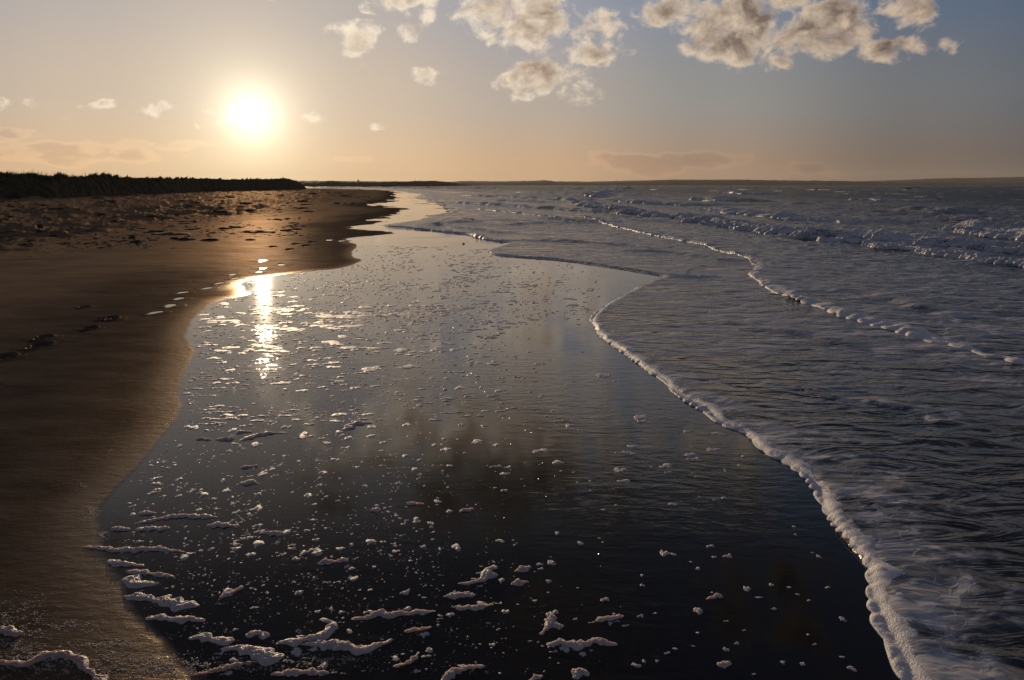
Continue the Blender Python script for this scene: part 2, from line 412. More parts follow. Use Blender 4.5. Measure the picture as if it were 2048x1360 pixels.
# ------------------------------------------------------------------ traced lines (photograph pixel -> ground)
def W(pts, k=5, z=0.0):
    return smooth([G(x, y, z) for x, y in pts], k)


WET_EDGE = [(640, 1800), (520, 1520), (420, 1380), (355, 1310), (300, 1262), (262, 1215), (228, 1150), (196, 1085), (192, 1035), (208, 1000), (232, 972), (268, 938), (304, 896),
            (338, 856), (362, 815), (357, 782), (370, 742), (386, 700), (374, 668), (388, 638), (412, 616), (442, 602), (497, 588), (480, 573), (500, 559), (560, 550),
            (640, 541), (690, 534), (722, 522), (701, 508), (716, 492), (702, 479), (745, 470), (783, 465), (720, 459), (698, 452), (750, 445), (772, 435), (803, 426), (820, 418),
            (784, 414), (738, 409), (788, 401), (792, 390), (786, 384), (771, 380.5), (700, 378.6), (640, 378.0), (560, 377.8), (300, 377.6)]
wet_line = W(WET_EDGE, 4)
SEA_EDGE = [(1990, 1900), (1905, 1560), (1830, 1375), (1790, 1290), (1745, 1200), (1733, 1135), (1685, 1080), (1650, 1020), (1632, 970), (1575, 930), (1520, 900), (1490, 868), (1440, 845), (1400, 812),
            (1350, 785), (1325, 760), (1285, 735), (1240, 700), (1200, 672), (1185, 640), (1203, 620), (1232, 600), (1280, 575), (1325, 556)]
F_B = [(980, 503), (990, 510), (1040, 515), (1100, 519), (1160, 526), (1200, 532), (1260, 541), (1320, 551), (1380, 556), (1440, 553)]
SEA_REST = [(1318, 551), (1260, 541), (1200, 532), (1160, 526), (1100, 519), (1040, 515), (990, 510), (976, 502), (1000, 493), (1022, 485), (996, 483), (960, 476), (930, 469), (890, 464), (850, 460),
            (800, 457), (769, 452), (800, 447), (842, 440), (880, 431), (892, 426), (885, 414), (868, 406), (850, 400), (830, 395), (838, 388), (800, 383), (765, 379), (700, 375.6), (640, 375.0), (560, 374.8)]
sea_line = np.concatenate([W(SEA_EDGE, 4), W(SEA_REST, 4)])
far = 20000.0
wet_poly = np.concatenate([wet_line, [[-2500, 380], [-far, 2500], [-far, far], [far, far], [far, -200], [40, -200], [3, -2]]])
sea_poly = np.concatenate([sea_line, [[-900, 520], [-far, 6000], [-far, far], [far, far], [far, -200], [60, -200], [6, -4]]])

# wave fronts inside the sea: (pixels, height, rise width, tail length)
FRONTS = [
    (SEA_EDGE, .022, .05, .8),
    (F_B, .022, .08, 1.2),
    ([(2300, 800), (2150, 757), (2048, 730), (1950, 708), (1885, 690), (1810, 668), (1740, 652), (1690, 636), (1660, 622), (1600, 605), (1560, 590), (1525, 570), (1500, 552), (1512, 535), (1500, 520), (1450, 506), (1400, 491), (1300, 470), (1250, 458), (1180, 443), (1100, 434), (1000, 423), (950, 418)], .055, .16, 1.6),
    ([(2300, 565), (2150, 548), (2048, 533), (1960, 524), (1880, 512), (1800, 500), (1720, 490), (1640, 482), (1560, 472)], .10, .30, 1.6),
    ([(2300, 545), (2150, 528), (2048, 512), (1960, 505), (1880, 497), (1800, 487), (1700, 480), (1600, 472), (1500, 462), (1400, 445), (1330, 436), (1250, 428), (1180, 414), (1160, 404)], .20, .5, 2.6),
    ([(2250, 505), (2150, 497), (2048, 482), (1980, 473), (1920, 462), (1870, 458)], .26, .6, 3.0),
    ([(1720, 449), (1640, 444), (1560, 440), (1480, 430), (1400, 420)], .18, .7, 3.5),
    ([(2000, 428), (1900, 429), (1800, 426), (1740, 422)], .40, 1.5, 5.0),
    ([(1440, 405), (1410, 402), (1385, 399)], .5, 1.6, 5.0),
    ([(1250, 392), (1215, 400), (1190, 405), (1160, 404)], .30, 1.2, 5.0),
    ([(1230, 381), (1200, 391), (1180, 398)], .55, 1.8, 6.0),
    ([(1260, 431), (1200, 426), (1050, 416), (960, 410), (890, 405)], .22, .5, 2.5),
    ([(1180, 404), (1120, 401), (1050, 398), (925, 392)], .34, .9, 4.0),
    ([(1190, 391), (1120, 389), (1040, 385)], .5, 1.6, 6.0),
    ([(1395, 442), (1300, 440), (1075, 443), (1020, 446), (940, 445), (880, 442), (842, 440)], .11, .25, 1.5),
    ([(1180, 447), (1075, 443), (930, 447), (860, 455)], .09, .22, 1.3),
    ([(1022, 485), (996, 483), (960, 476), (930, 469), (850, 460), (769, 452)], .045, .15, 1.2),
    ([(1560, 388), (1500, 389), (1440, 386)], .5, 2.5, 8),
    ([(1640, 409), (1600, 410), (1540, 408)], .25, 1.2, 5),
    ([(1330, 384), (1290, 383)], .5, 2.5, 8),
    ([(2150, 455), (2048, 450), (1960, 446), (1850, 441)], .16, .7, 3.5),
    ([(1900, 404), (1800, 403), (1700, 400)], .35, 1.6, 6),
    ([(1390, 413), (1330, 411), (1270, 408), (1230, 405)], .25, 1.2, 5),
    ([(1100, 407), (1040, 405), (980, 402)], .25, .8, 3),
    ([(1120, 396), (1060, 394), (1000, 391)], .36, 1.2, 4),
    ([(1060, 383), (1000, 382), (960, 381)], .25, 2, 6),
    ([(1300, 500), (1240, 492), (1160, 486), (1090, 483), (1040, 484)], .05, .18, 1.0),
    ([(1440, 525), (1380, 512), (1300, 505), (1220, 503)], .035, .14, .9),
    ([(1250, 448), (1150, 446), (1060, 450), (1000, 455)], .06, .22, 1.2),
    ([(1000, 470), (950, 462), (900, 456), (850, 450)], .06, .2, 1.2),
    ([(1900, 640), (1820, 622), (1760, 600), (1700, 590)], .035, .14, .9),
    ([(1700, 700), (1600, 672), (1500, 660), (1420, 640)], .016, .08, .6),
    ([(1900, 860), (1780, 820), (1650, 800), (1560, 770)], .014, .07, .5),
]
fronts = [(W(p, 4), h, w, L) for p, h, w, L in FRONTS]


def sea_height(x, y):
    """returns z, foam, offshore for world points"""
    d, _, _ = poly_dist(x, y, sea_line); ins = inside(x, y, sea_poly)
    D = np.where(ins, d, -d)
    rr = np.hypot(x, y)
    D = D + sst(rr, 34, 60) * 2.2 * fbm(x / 2.6, y / 6, 4, 660, .6) * sst(30 - np.abs(D), 0, 15)
    z = -.012 + .026 * sst(D, -.05, .10)
    foam = np.zeros(x.shape)
    bump_ = np.zeros(x.shape)
    for k, (ln, h, w, L) in enumerate(fronts):
        mn = ln.min(0) - L * 6; mx = ln.max(0) + L * 6
        b = (x > mn[0]) & (x < mx[0]) & (y > mn[1]) & (y < mx[1])
        if not b.any(): continue
        xs, ys = x[b], y[b]; jit = fbm(xs / (w * 5), ys / (w * 5), 3, 5 + k) * w * .6
        dd, sd, ar = poly_dist(xs, ys, ln)
        # seaward = right side when the line runs towards the viewer's right... lines run far<-near, sea lies to their right
        s = dd * sd * SEASIDE[k] + (jit if k > 0 else 0)
        tap = np.ones_like(ar) if k == 0 else sst(ar, 0, .08) * sst(1 - ar, 0, .12)
        pr = sst(s, -w * .35, w) * np.exp(-np.clip(s - w, 0, None) / L) * tap
        pr *= np.exp(-np.clip(dd - L * 4, 0, None))
        bump_[b] = bump_[b] + h * pr * (1 + .35 * fbm(xs / (w * 6), ys / (w * 6), 3, 40 + k))
        fo = sst(s, -w * .3, w * .2) * np.exp(-np.clip(s, 0, None) / (L * .55)) * tap * sst(ar, 0, .15)
        foam[b] = np.maximum(foam[b], fo * (.55 + .7 * fbm(xs / (w * 2.2), ys / (w * 2.2), 3, 80 + k)))
    z = z + bump_
    # general chop
    off = np.clip(D, 0, 200)
    ch = .010 * sst(off, .1, 1.5) + .036 * sst(off, 1, 14) + .06 * sst(off, 12, 60)
    z = z + ch * fbm(x / .55, y / .32, 3, 200, .55) * np.clip(3.0 / np.maximum(rr / 9, 1), .15, 1)
    z = z + .09 * sst(off, 4, 30) * fbm(x / 3.2, y / 1.3, 3, 230) + .30 * sst(off, 25, 120) * fbm(x / 14, y / 6, 3, 260)
    foam = np.maximum(foam, (.07 + .33 * sst(rr, 5.5, 10)) * sst(off, .0, .3) * sst(off, 9, 5))
    foam = np.maximum(foam, 1.0 * np.exp(-off / .22) * sst(off, -.01, .02) * sst(rr, 60, 20))
    foam = np.maximum(foam, .48 * sst(fbm(x / 5, y / 2.2, 4, 300), -.5, .3) * sst(off, 1, 5) * sst(off, 70, 25))
    foam = np.maximum(foam, .9 * sst(fbm(x / 9, y / 3.0, 4, 320), .52, .75) * sst(off, 15, 40) * sst(off, 400, 120))
    z = z - .3 * sst(D, -.3, -.8)
    return z, foam * sst(D, -.02, .05), np.clip(D, 0, 300)


# which side of each front is seaward (tested with a point well offshore)
SEASIDE = []
for ln, h, w, L in fronts:
    mid = ln[len(ln) // 2]; q = np.array([mid + np.array([1.2, 1.0]) * min(.3 + L, 4)])
    _, sd, _ = poly_dist(q[:, 0], q[:, 1], ln); SEASIDE.append(float(sd[0]) or 1.0)

PRINTS = [  # px, py, length m, heading deg, wet
    (8, 716, .30, 0, 0), (76, 694, .34, 0, 0), (86, 677, .30, 0, 0), (178, 658, .27, 0, 0), (222, 638, .27, 0, 0), (168, 616, .22, 0, 0), (200, 640, .20, 0, 0),
    (309, 626, .30, 0, 1), (340, 612, .30, 0, 1), (357, 598, .29, 0, 1), (364, 586, .30, 0, 1), (413, 577, .30, 0, 1), (438, 567, .30, 0, 1), (470, 557, .30, 0, 1), (465, 550, .30, 0, 1),
    (516, 545, .28, 0, 1), (526, 537, .34, 0, 1), (526, 523, .42, 0, 1), (562, 530, .34, 0, 1), (545, 494, .30, 0, 0), (590, 488, .34, 0, 0), (611, 491, .34, 0, 0), (622, 484, .34, 0, 0),
    (578, 499, .3, 0, 0), (658, 480.5, .5, 0, 1), (683, 482, .5, 0, 1)]
random.seed(11)
prints = []
for i, (px, py, L, hd, wt) in enumerate(PRINTS):
    x, y = G(px, py); prints.append((x, y, L * random.uniform(.92, 1.08), R(2 + random.uniform(-9, 9)), wt))


def print_profile(x, y, p, depth=None):
    """depth of a shoe print at world points (positive number = down)"""
    cx, cy, L, a, wt = p
    u = (x - cx) * math.sin(-a) * -1 + (y - cy) * math.cos(a); v = (x - cx) * math.cos(a) + (y - cy) * math.sin(a) * 1
    t = u / (L * .5); hw = L * (.19 + .05 * np.cos((t - .45) * 2.4) - .035 * np.exp(-((t + .15) / .25) ** 2))
    q = np.sqrt(np.clip(np.abs(t) ** 2.6 + (np.abs(v) / hw) ** 2.4, 0, 50))
    return q


def beach_height(x, y, D):
    """D: metres landward of the film edge"""
    z = np.where(D > 0, .006 * D, .0) * 1.0
    z = z + .004 * sst(D, .1, .6) * fbm(x / .9, y / .5, 3, 400)
    z = z + .010 * sst(D, .3, 3) * fbm(x / 2.6, y / 1.6, 3, 410)
    # churned ridges with weed higher up the beach
    zone = sst(D, 7.0, 11.0)
    z = z + .20 * zone * np.clip(fbm(x / 2.6, y / 2.0, 5, 420, .6) + .05, -.25, 1)
    z = z + .20 * zone * np.clip(fbm(x / 7.0, y / 5.0, 3, 440) - .1, 0, 1) + .045 * zone * fbm(x / .8, y / .8, 3, 450)
    return z


def film_dist(x, y):
    """metres landward of the film's edge, with the small tongues of the real edge"""
    d, _, _ = poly_dist(x, y, wet_line); D = np.where(inside(x, y, wet_poly), -d, d); r = np.hypot(x, y)
    D = D + .02 * fbm(x / .25, y / .6, 3, 640) + .05 * sst(r, 7, 14) * fbm(x / .5, y / 1.4, 3, 641)
    return D + sst(r, 18, 40) * (1.0 * fbm(x / 2.0, y / 3.6, 4, 642, .6)) + sst(r, 50, 120) * 2.2 * fbm(x / 14, y / 18, 3, 643)


# ------------------------------------------------------------------ the ground sheets
def polar_axes(sea=False):
    th = np.arange(-36, 36.001, .078)
    left = -36 - np.cumsum(np.linspace(.3, 6.2, 45)); left = left[left > -180]
    th = np.concatenate([[-180], left[::-1], th, -left, [180]])
    ph = np.concatenate([np.arange(86, 40, -3.0), np.arange(40, 8, -.085), np.arange(8, 2.2, -.05 if not sea else -.034), np.arange(2.2, .3, -.03 if not sea else -.020), np.geomspace(.3, .006, 26)])
    return np.radians(th), CAM_H / np.tan(np.radians(ph))


th, rr = polar_axes()
RR, TH = np.meshgrid(rr, th, indexing='ij'); X = RR * np.sin(TH); Y = RR * np.cos(TH)
DW = film_dist(X, Y)
ds, _, _ = poly_dist(X, Y, sea_line); ins = inside(X, Y, sea_poly); DS = np.where(ins, ds, -ds)
Z = beach_height(X, Y, DW) - .02 - .0 * X
Z = np.where(DS > -.0, -.02 - np.clip(DS, 0, 40) * .03, Z + .02 * 1.0)
Z = np.where(DS > 0, Z, Z)
# sink the sand below each separately built print
for p in prints:
    b = (np.hypot(X - p[0], Y - p[1]) < .6)
    if b.any():
        q = print_profile(X[b], Y[b], p); Z[b] -= .035 * sst(q, 1.15, .6)
V = np.stack([X, Y, Z], -1).reshape(-1, 3)
def qc(A): return .25 * (A[:-1, :-1] + A[1:, :-1] + A[:-1, 1:] + A[1:, 1:])
Dq = qc(DW); Sq = qc(DS); near_ok = Sq < 2.0
nr, nc = X.shape
link('sand_beach', grid_mesh('sand_beach', V, nr, nc, (Dq > 0) & near_ok, {'shore': np.clip(DW, -3, 12)}), M_SAND, 'structure')
link('wet_sand', grid_mesh('wet_sand', V, nr, nc, (Dq <= 0) & near_ok, {'shore': np.clip(DW, -3, 12)}), M_SAND, 'structure')

th, rs = polar_axes(True)
RS, TS = np.meshgrid(rs, th, indexing='ij'); X2 = RS * np.sin(TS); Y2 = RS * np.cos(TS)
Z2, FO, OF = sea_height(X2, Y2)
ds2, _, _ = poly_dist(X2, Y2, sea_line); in2 = inside(X2, Y2, sea_poly); DS2 = np.where(in2, ds2, -ds2)
V2 = np.stack([X2, Y2, Z2], -1).reshape(-1, 3)
link('sea', grid_mesh('sea', V2, *X2.shape, qc(np.where(Z2 > -.03, 1.0, -1.0)) > -.9, {'foam': FO, 'offshore': OF}), M_SEA, 'structure')


def ground_z(x, y):
    x = np.atleast_1d(np.asarray(x, float)); y = np.atleast_1d(np.asarray(y, float))
    D = film_dist(x, y)
    return beach_height(x, y, D), D


# ------------------------------------------------------------------ foam edges and surf: strips along a front
def strip(name, px_pts, width, height, material, label, cat, group=None, lobes=.16, step=.012, rough=.5, back=.5, k=6, seed=0, zoff=0.0, lift=0.0, rows=14, side=None, world=False, taper=.06, lumps=None):
    ln = px_pts if world else W(px_pts, k)
    seg = np.hypot(*np.diff(ln, axis=0).T); cum = np.concatenate([[0], np.cumsum(seg)])
    # sample finer near the camera
    S = [0.0]
    while S[-1] < cum[-1]:
        i = min(np.searchsorted(cum, S[-1]), len(ln) - 1); r = math.hypot(*ln[i]); S.append(S[-1] + max(.010, r * .0034))
    S = np.array(S[:-1]); cx = np.interp(S, cum, ln[:, 0]); cy = np.interp(S, cum, ln[:, 1])
    tx = np.gradient(cx, S); ty = np.gradient(cy, S); l = np.hypot(tx, ty); tx /= l; ty /= l
    ker = np.ones(9) / 9
    if len(tx) > 20: tx = np.convolve(np.pad(tx, 4, 'edge'), ker, 'valid'); ty = np.convolve(np.pad(ty, 4, 'edge'), ker, 'valid')
    nx, ny = ty, -tx
    if side is None:
        m = len(cx) // 2; side = 1 if (nx[m] * .77 + ny[m] * .64) > 0 else -1
    nx *= side; ny *= side
    r = np.hypot(cx, cy); u = S / S[-1] if S[-1] > 0 else S
    tap = np.sqrt(sst(u, -.001, taper) * sst(1 - u, -.001, taper)) if taper > 0 else np.ones_like(u)
    wv = width * (1 + .75 * perlin(S / (lobes * 4.1), S * 0 + .3, seed + 9)) * tap
    # scalloped leading edge: rounded lobes with cusps between them
    ph = np.cumsum(np.gradient(S) * np.exp(1.5 * perlin(S / (lobes * 2.2), S * 0 + 7.7, seed + 3)) / lobes)
    sc = np.abs(np.sin(np.pi * ph)) ** .6
    amp_ = .5 + .9 * np.clip(perlin(S / (lobes * 2.6), S * 0 + 1.1, seed + 4) + .35, 0, 1)
    big = perlin(S / (lobes * 5), S * 0 + 2.2, seed + 5)
    lead = -(sc * .32 * amp_ + .5 * big) * width * rough * 1.2
    T = np.linspace(0, 1, rows) ** 1.6
    TT, UU = np.meshgrid(T, S, indexing='ij'); WV = wv[None] * (1 + .6 * perlin(S / (lobes * 1.3), S * 0 + 4.4, seed + 8))[None]
    off = lead[None] * (1 - TT) ** 1.5 + TT * WV
    xs = cx[None] + nx[None] * off; ys = cy[None] + ny[None] * off
    prof = np.clip(1 - ((TT - .16) / .16) ** 2, 0, 1) ** .5
    prof = np.where(TT > .16, np.exp(-((TT - .16) / .30) ** 2 * 1.5), prof)
    hh = height * (.25 + (.75 * (sc * amp_)[None] + .35 * big[None]) * (1 - TT) ** 1.5) * tap[None]
    lp = lumps or lobes
    fz = fbm(xs / (lp * .42), ys / (lp * .42), 5, seed + 20, .68)
    bil = sum(np.abs(perlin(xs / (lp * .55) * 1.9 ** o_, ys / (lp * .55) * 1.9 ** o_, seed + 20 + o_)) * .62 ** o_ for o_ in range(4))
    nz = (1 - rough) + rough * (.25 + 1.5 * bil)
    zb, _, _ = sea_height(xs.ravel(), ys.ravel()); zb = np.maximum(zb.reshape(xs.shape), 0)
    zz = zb + hh * prof * nz - height * (.30 + .5 * np.clip(fbm(xs / (lp * .9), ys / (lp * .9), 3, seed + 30), -1, 1)) * sst(TT, .35, .8) - .006 * (TT > .98)
    zz[0] = np.minimum(zb[0], .0) - .006
    zz += zoff
    Vs = np.stack([xs, ys, zz], -1).reshape(-1, 3)
    return link(name, grid_mesh(name, Vs, *xs.shape), material, None, label, cat, group)


strip('foam_edge', SEA_EDGE[:], .16, .015, M_EDGE, 'near edge of white foam on the tongue of water curving across the dark wet sand', 'foam edge', 'foam edges of the advancing wavelets', lobes=.17, seed=1, rows=18, lumps=.11)
strip('foam_edge', [(1318, 552), (1350, 556), (1390, 557), (1440, 554)], .30, .030, M_SURF, 'short lumpy crest where the nearest tongue overruns the next wavelet', 'foam edge', 'foam edges of the advancing wavelets', lobes=.2, seed=21, rows=12, side=1)
strip('breaking_wave', FRONTS[22][0], 1.4, .14, M_SURF, 'short ragged white breaker left of the small lone crest', 'breaking wave', 'breakers rolling in', lobes=.4, seed=22, rows=14, rough=.8, lumps=.3)
strip('breaking_wave', FRONTS[21][0], 1.8, .20, M_SURF, 'dark ragged crest far out near the right side', 'breaking wave', 'breakers rolling in', lobes=.5, seed=23, rows=14, rough=.8, lumps=.4)
strip('foam_edge', F_B[:8], .10, .014, M_FOAM, 'thin dark-sided foam edge running out to meet the curl of the nearest tongue', 'foam edge', 'foam edges of the advancing wavelets', lobes=.16, seed=2, rows=10, side=1)
strip('foam_edge', FRONTS[2][0][:14], .34, .040, M_EDGE, 'puffy white foam edge of the second wavelet, running off the right side', 'foam edge', 'foam edges of the advancing wavelets', lobes=.30, seed=3, rows=16)
strip('foam_edge', FRONTS[2][0][13:], .34, .045, M_SURF, 'long far foam edge of the second wavelet, continuing towards the headland', 'foam edge', 'foam edges of the advancing wavelets', lobes=.35, seed=4, rows=12)
strip('foam_edge', FRONTS[16][0], .35, .05, M_SURF, 'small dark foam edge nearest the jagged sand spits', 'foam edge', 'foam edges of the advancing wavelets', lobes=.4, seed=5, rows=8)
strip('foam_edge', FRONTS[14][0][1:], .35, .05, M_SURF, 'thin foam edge just beyond the small dark one at the sand spits', 'foam edge', 'foam edges of the advancing wavelets', lobes=.4, seed=6, rows=8)
strip('breaking_wave', FRONTS[3][0], .8, .10, M_SURF, 'low front line of broken surf ahead of the longest breaker', 'breaking wave', 'breakers rolling in', lobes=.35, seed=7, rows=20, step=.02, rough=.8, lumps=.20)
strip('breaking_wave', FRONTS[4][0], 1.8, .15, M_SURF, 'longest white breaker, running from the right side far up the beach', 'breaking wave', 'breakers rolling in', lobes=.4, seed=8, rows=24, step=.02, rough=.8, lumps=.24)
strip('breaking_wave', FRONTS[5][0], 1.8, .16, M_SURF, 'short tumbling breaker at the right side behind the longest one', 'breaking wave', 'breakers rolling in', lobes=.4, seed=9, rows=22, step=.02, rough=.8, lumps=.24)
strip('breaking_wave', FRONTS[6][0], 1.8, .12, M_SURF, 'low grey breaker just beyond the middle of the longest one', 'breaking wave', 'breakers rolling in', lobes=.7, seed=10, rows=20, step=.02, rough=.8, lumps=.24)
strip('breaking_wave', FRONTS[8][0], 2.2, .25, M_SURF, 'small white cresting wave far out by itself', 'breaking wave', 'breakers rolling in', lobes=.9, seed=11, rows=16, step=.02, rough=.8, lumps=.24)
strip('breaking_wave', FRONTS[10][0], 3.6, .40, M_SURF, 'tall bright sunlit breaker standing highest against the far hills', 'breaking wave', 'breakers rolling in', lobes=1.1, seed=12, rows=22, step=.02, rough=.8, lumps=.5)
strip('breaking_wave', FRONTS[11][0], .6, .04, M_SURF, 'thin dark wavelet line in the shallows beyond the second foam edge', 'breaking wave', 'breakers rolling in', lobes=.6, seed=13, rows=10, step=.02)
strip('breaking_wave', FRONTS[12][0], .9, .05, M_SURF, 'far thin wavelet line left of the bright breaker', 'breaking wave', 'breakers rolling in', lobes=.8, seed=14, rows=10, step=.02)
strip('breaking_wave', FRONTS[17][0], 3.0, .30, M_SURF, 'distant whitecap nearest the horizon', 'breaking wave', 'breakers rolling in', lobes=1.2, seed=15, rows=12, step=.02, rough=.8, lumps=.5)

# ------------------------------------------------------------------ footprints
gz = None
for i, p in enumerate(prints):
    cx, cy, L, a, wt = p
    z0, _ = ground_z(cx, cy); z0 = float(z0[0])
    n = 30; rad = L * .72
    uu = np.linspace(-1, 1, n); A, Bv = np.meshgrid(uu, uu, indexing='ij')
    # square -> disc
    xs = A * np.sqrt(1 - Bv ** 2 / 2) * rad; ys = Bv * np.sqrt(1 - A ** 2 / 2) * rad
    q = print_profile(xs + cx, ys + cy, p)
    zb, _ = ground_z((xs + cx).ravel(), (ys + cy).ravel()); zb = zb.reshape(xs.shape) - z0
    e = np.sqrt(xs ** 2 + ys ** 2) / rad
    zz = zb + .0025 * sst(e, 1.0, .92) - .002 * (e > .985) - .030 * sst(q, 1.05, .72) * (1 + .3 * fbm((xs + cx) / .06, (ys + cy) / .06, 2, 500 + i)) + (.001 if wt else .010) * np.exp(-((q - 1.35) / .3) ** 2) * (1 + .8 * fbm((xs + cx) / .05, (ys + cy) / .05, 2, 530 + i))
    Vp = np.stack([xs, ys, zz], -1).reshape(-1, 3)
    _, D0 = ground_z((xs + cx).ravel(), (ys + cy).ravel())
    me = grid_mesh('footprint', Vp, n, n, None, {'shore': np.clip(np.maximum(D0, .3), .3, 12)})
    lab = ['dark shoe print cut by the left edge of the view', 'largest dark shoe print, lower one of the close pair', 'dark shoe print, upper one of the close pair', 'dark shoe print midway between the close pair and the shining ones',
           'dark shoe print just below the lowest shining one', 'lone small dark mark standing left above the trail', 'faint heel mark between the dark prints', 'shining water-filled print lowest in the trail', 'shining print second from the lowest one',
           'shining print third from the lowest one', 'shining print fourth from the lowest one', 'shining print fifth from the lowest one', 'shining print sixth from the lowest one', 'shining print left of the sharp tip of the bare sand, lower one', 'shining print left of the sharp sand tip, upper one',
           'shining print just under the two brightest ones', 'bright water-filled print just below the brightest one', 'water-filled print flashing brightest under the sun', 'shining print right of the two brightest ones', 'far dark print above the brightest one', 'far dark print, lowest of the far three',
           'far dark print, right one of the far three', 'far dark print, topmost of the far three', 'far dark print at the lower left of the far ones', 'left of the two far shining prints by the sand spits', 'right of the two far shining prints by the sand spits'][i]
    o = link('footprint', me, M_SAND, None, lab, 'footprint', 'trail of footprints', (cx, cy, z0))
    if wt:
        k = 22; aa = np.linspace(0, 2 * np.pi, k, False); ring = []
        for t in aa:   # water outline inside the print
            lo, hi = 0, L
            for _ in range(14):
                mid = (lo + hi) / 2
                if print_profile(np.array([cx + mid * math.cos(t)]), np.array([cy + mid * math.sin(t)]), p)[0] < 1.12: lo = mid
                else: hi = mid
            ring.append((lo * math.cos(t), lo * math.sin(t), .0005))
        me = bpy.data.meshes.new('puddle'); me.from_pydata([(0, 0, .0005)] + ring, [], [(0, 1 + j, 1 + (j + 1) % k) for j in range(k)])
        link('puddle', me, M_POOL, parent=o)

# ------------------------------------------------------------------ foam patches on the wet sand
def blob_path(pts, wid, hgt, seed, n=None, rows=9, crisp=.35):
    """bumpy mound along a ground path (world metres), returns verts and quads (local to 0,0)"""
    ln = smooth(pts, 6) if len(pts) > 1 else np.array([pts[0], pts[0]])
    seg = np.hypot(*np.diff(ln, axis=0).T); cum = np.concatenate([[0], np.cumsum(seg)]); Lt = cum[-1]
    n = n or int(np.clip(Lt / (wid * .14), 10, 70)); S = np.linspace(0, Lt, n)
    cx = np.interp(S, cum, ln[:, 0]); cy = np.interp(S, cum, ln[:, 1]); tx = np.gradient(cx); ty = np.gradient(cy); l = np.hypot(tx, ty) + 1e-9; tx /= l; ty /= l
    u = S / Lt; end = np.sqrt(np.clip(1 - np.abs(2 * u - 1) ** 3.0, 0.0, 1))
    wv = wid * end * (np.clip(1 + .95 * perlin(S / (wid * 1.1) + seed, S * 0 + .5, seed % 50), .18, 2.2)) + 1e-4
    T = np.linspace(-1, 1, rows)
    TT, _ = np.meshgrid(T, S, indexing='ij')
    edge = 1 + crisp * .5 * fbm(S[None] / (wid * .5) + seed * 1.7, TT * 1.2, 2, seed % 40)
    off = (TT * edge + .7 * perlin(S / (wid * .9) + seed * 2.3, S * 0 + .2, seed % 33)[None]) * wv[None] * .5
    xs = cx[None] - ty[None] * off; ys = cy[None] + tx[None] * off
    zz = hgt * (np.clip(1 - TT ** 2, 0, 1) ** .6) * (end * (.55 + .45 * np.clip(wv / wid, .3, 1.6)))[None] * (1 + crisp * fbm(xs / (wid * .28) + seed, ys / (wid * .28), 3, seed % 60, .65)) - .002 * (np.abs(TT) > .99)
    V = np.stack([xs, ys, zz], -1).reshape(-1, 3)
    idx = np.arange(rows * n).reshape(rows, n)
    Q = np.stack([idx[:-1, :-1], idx[:-1, 1:], idx[1:, 1:], idx[1:, :-1]], -1).reshape(-1, 4)
    return V, Q


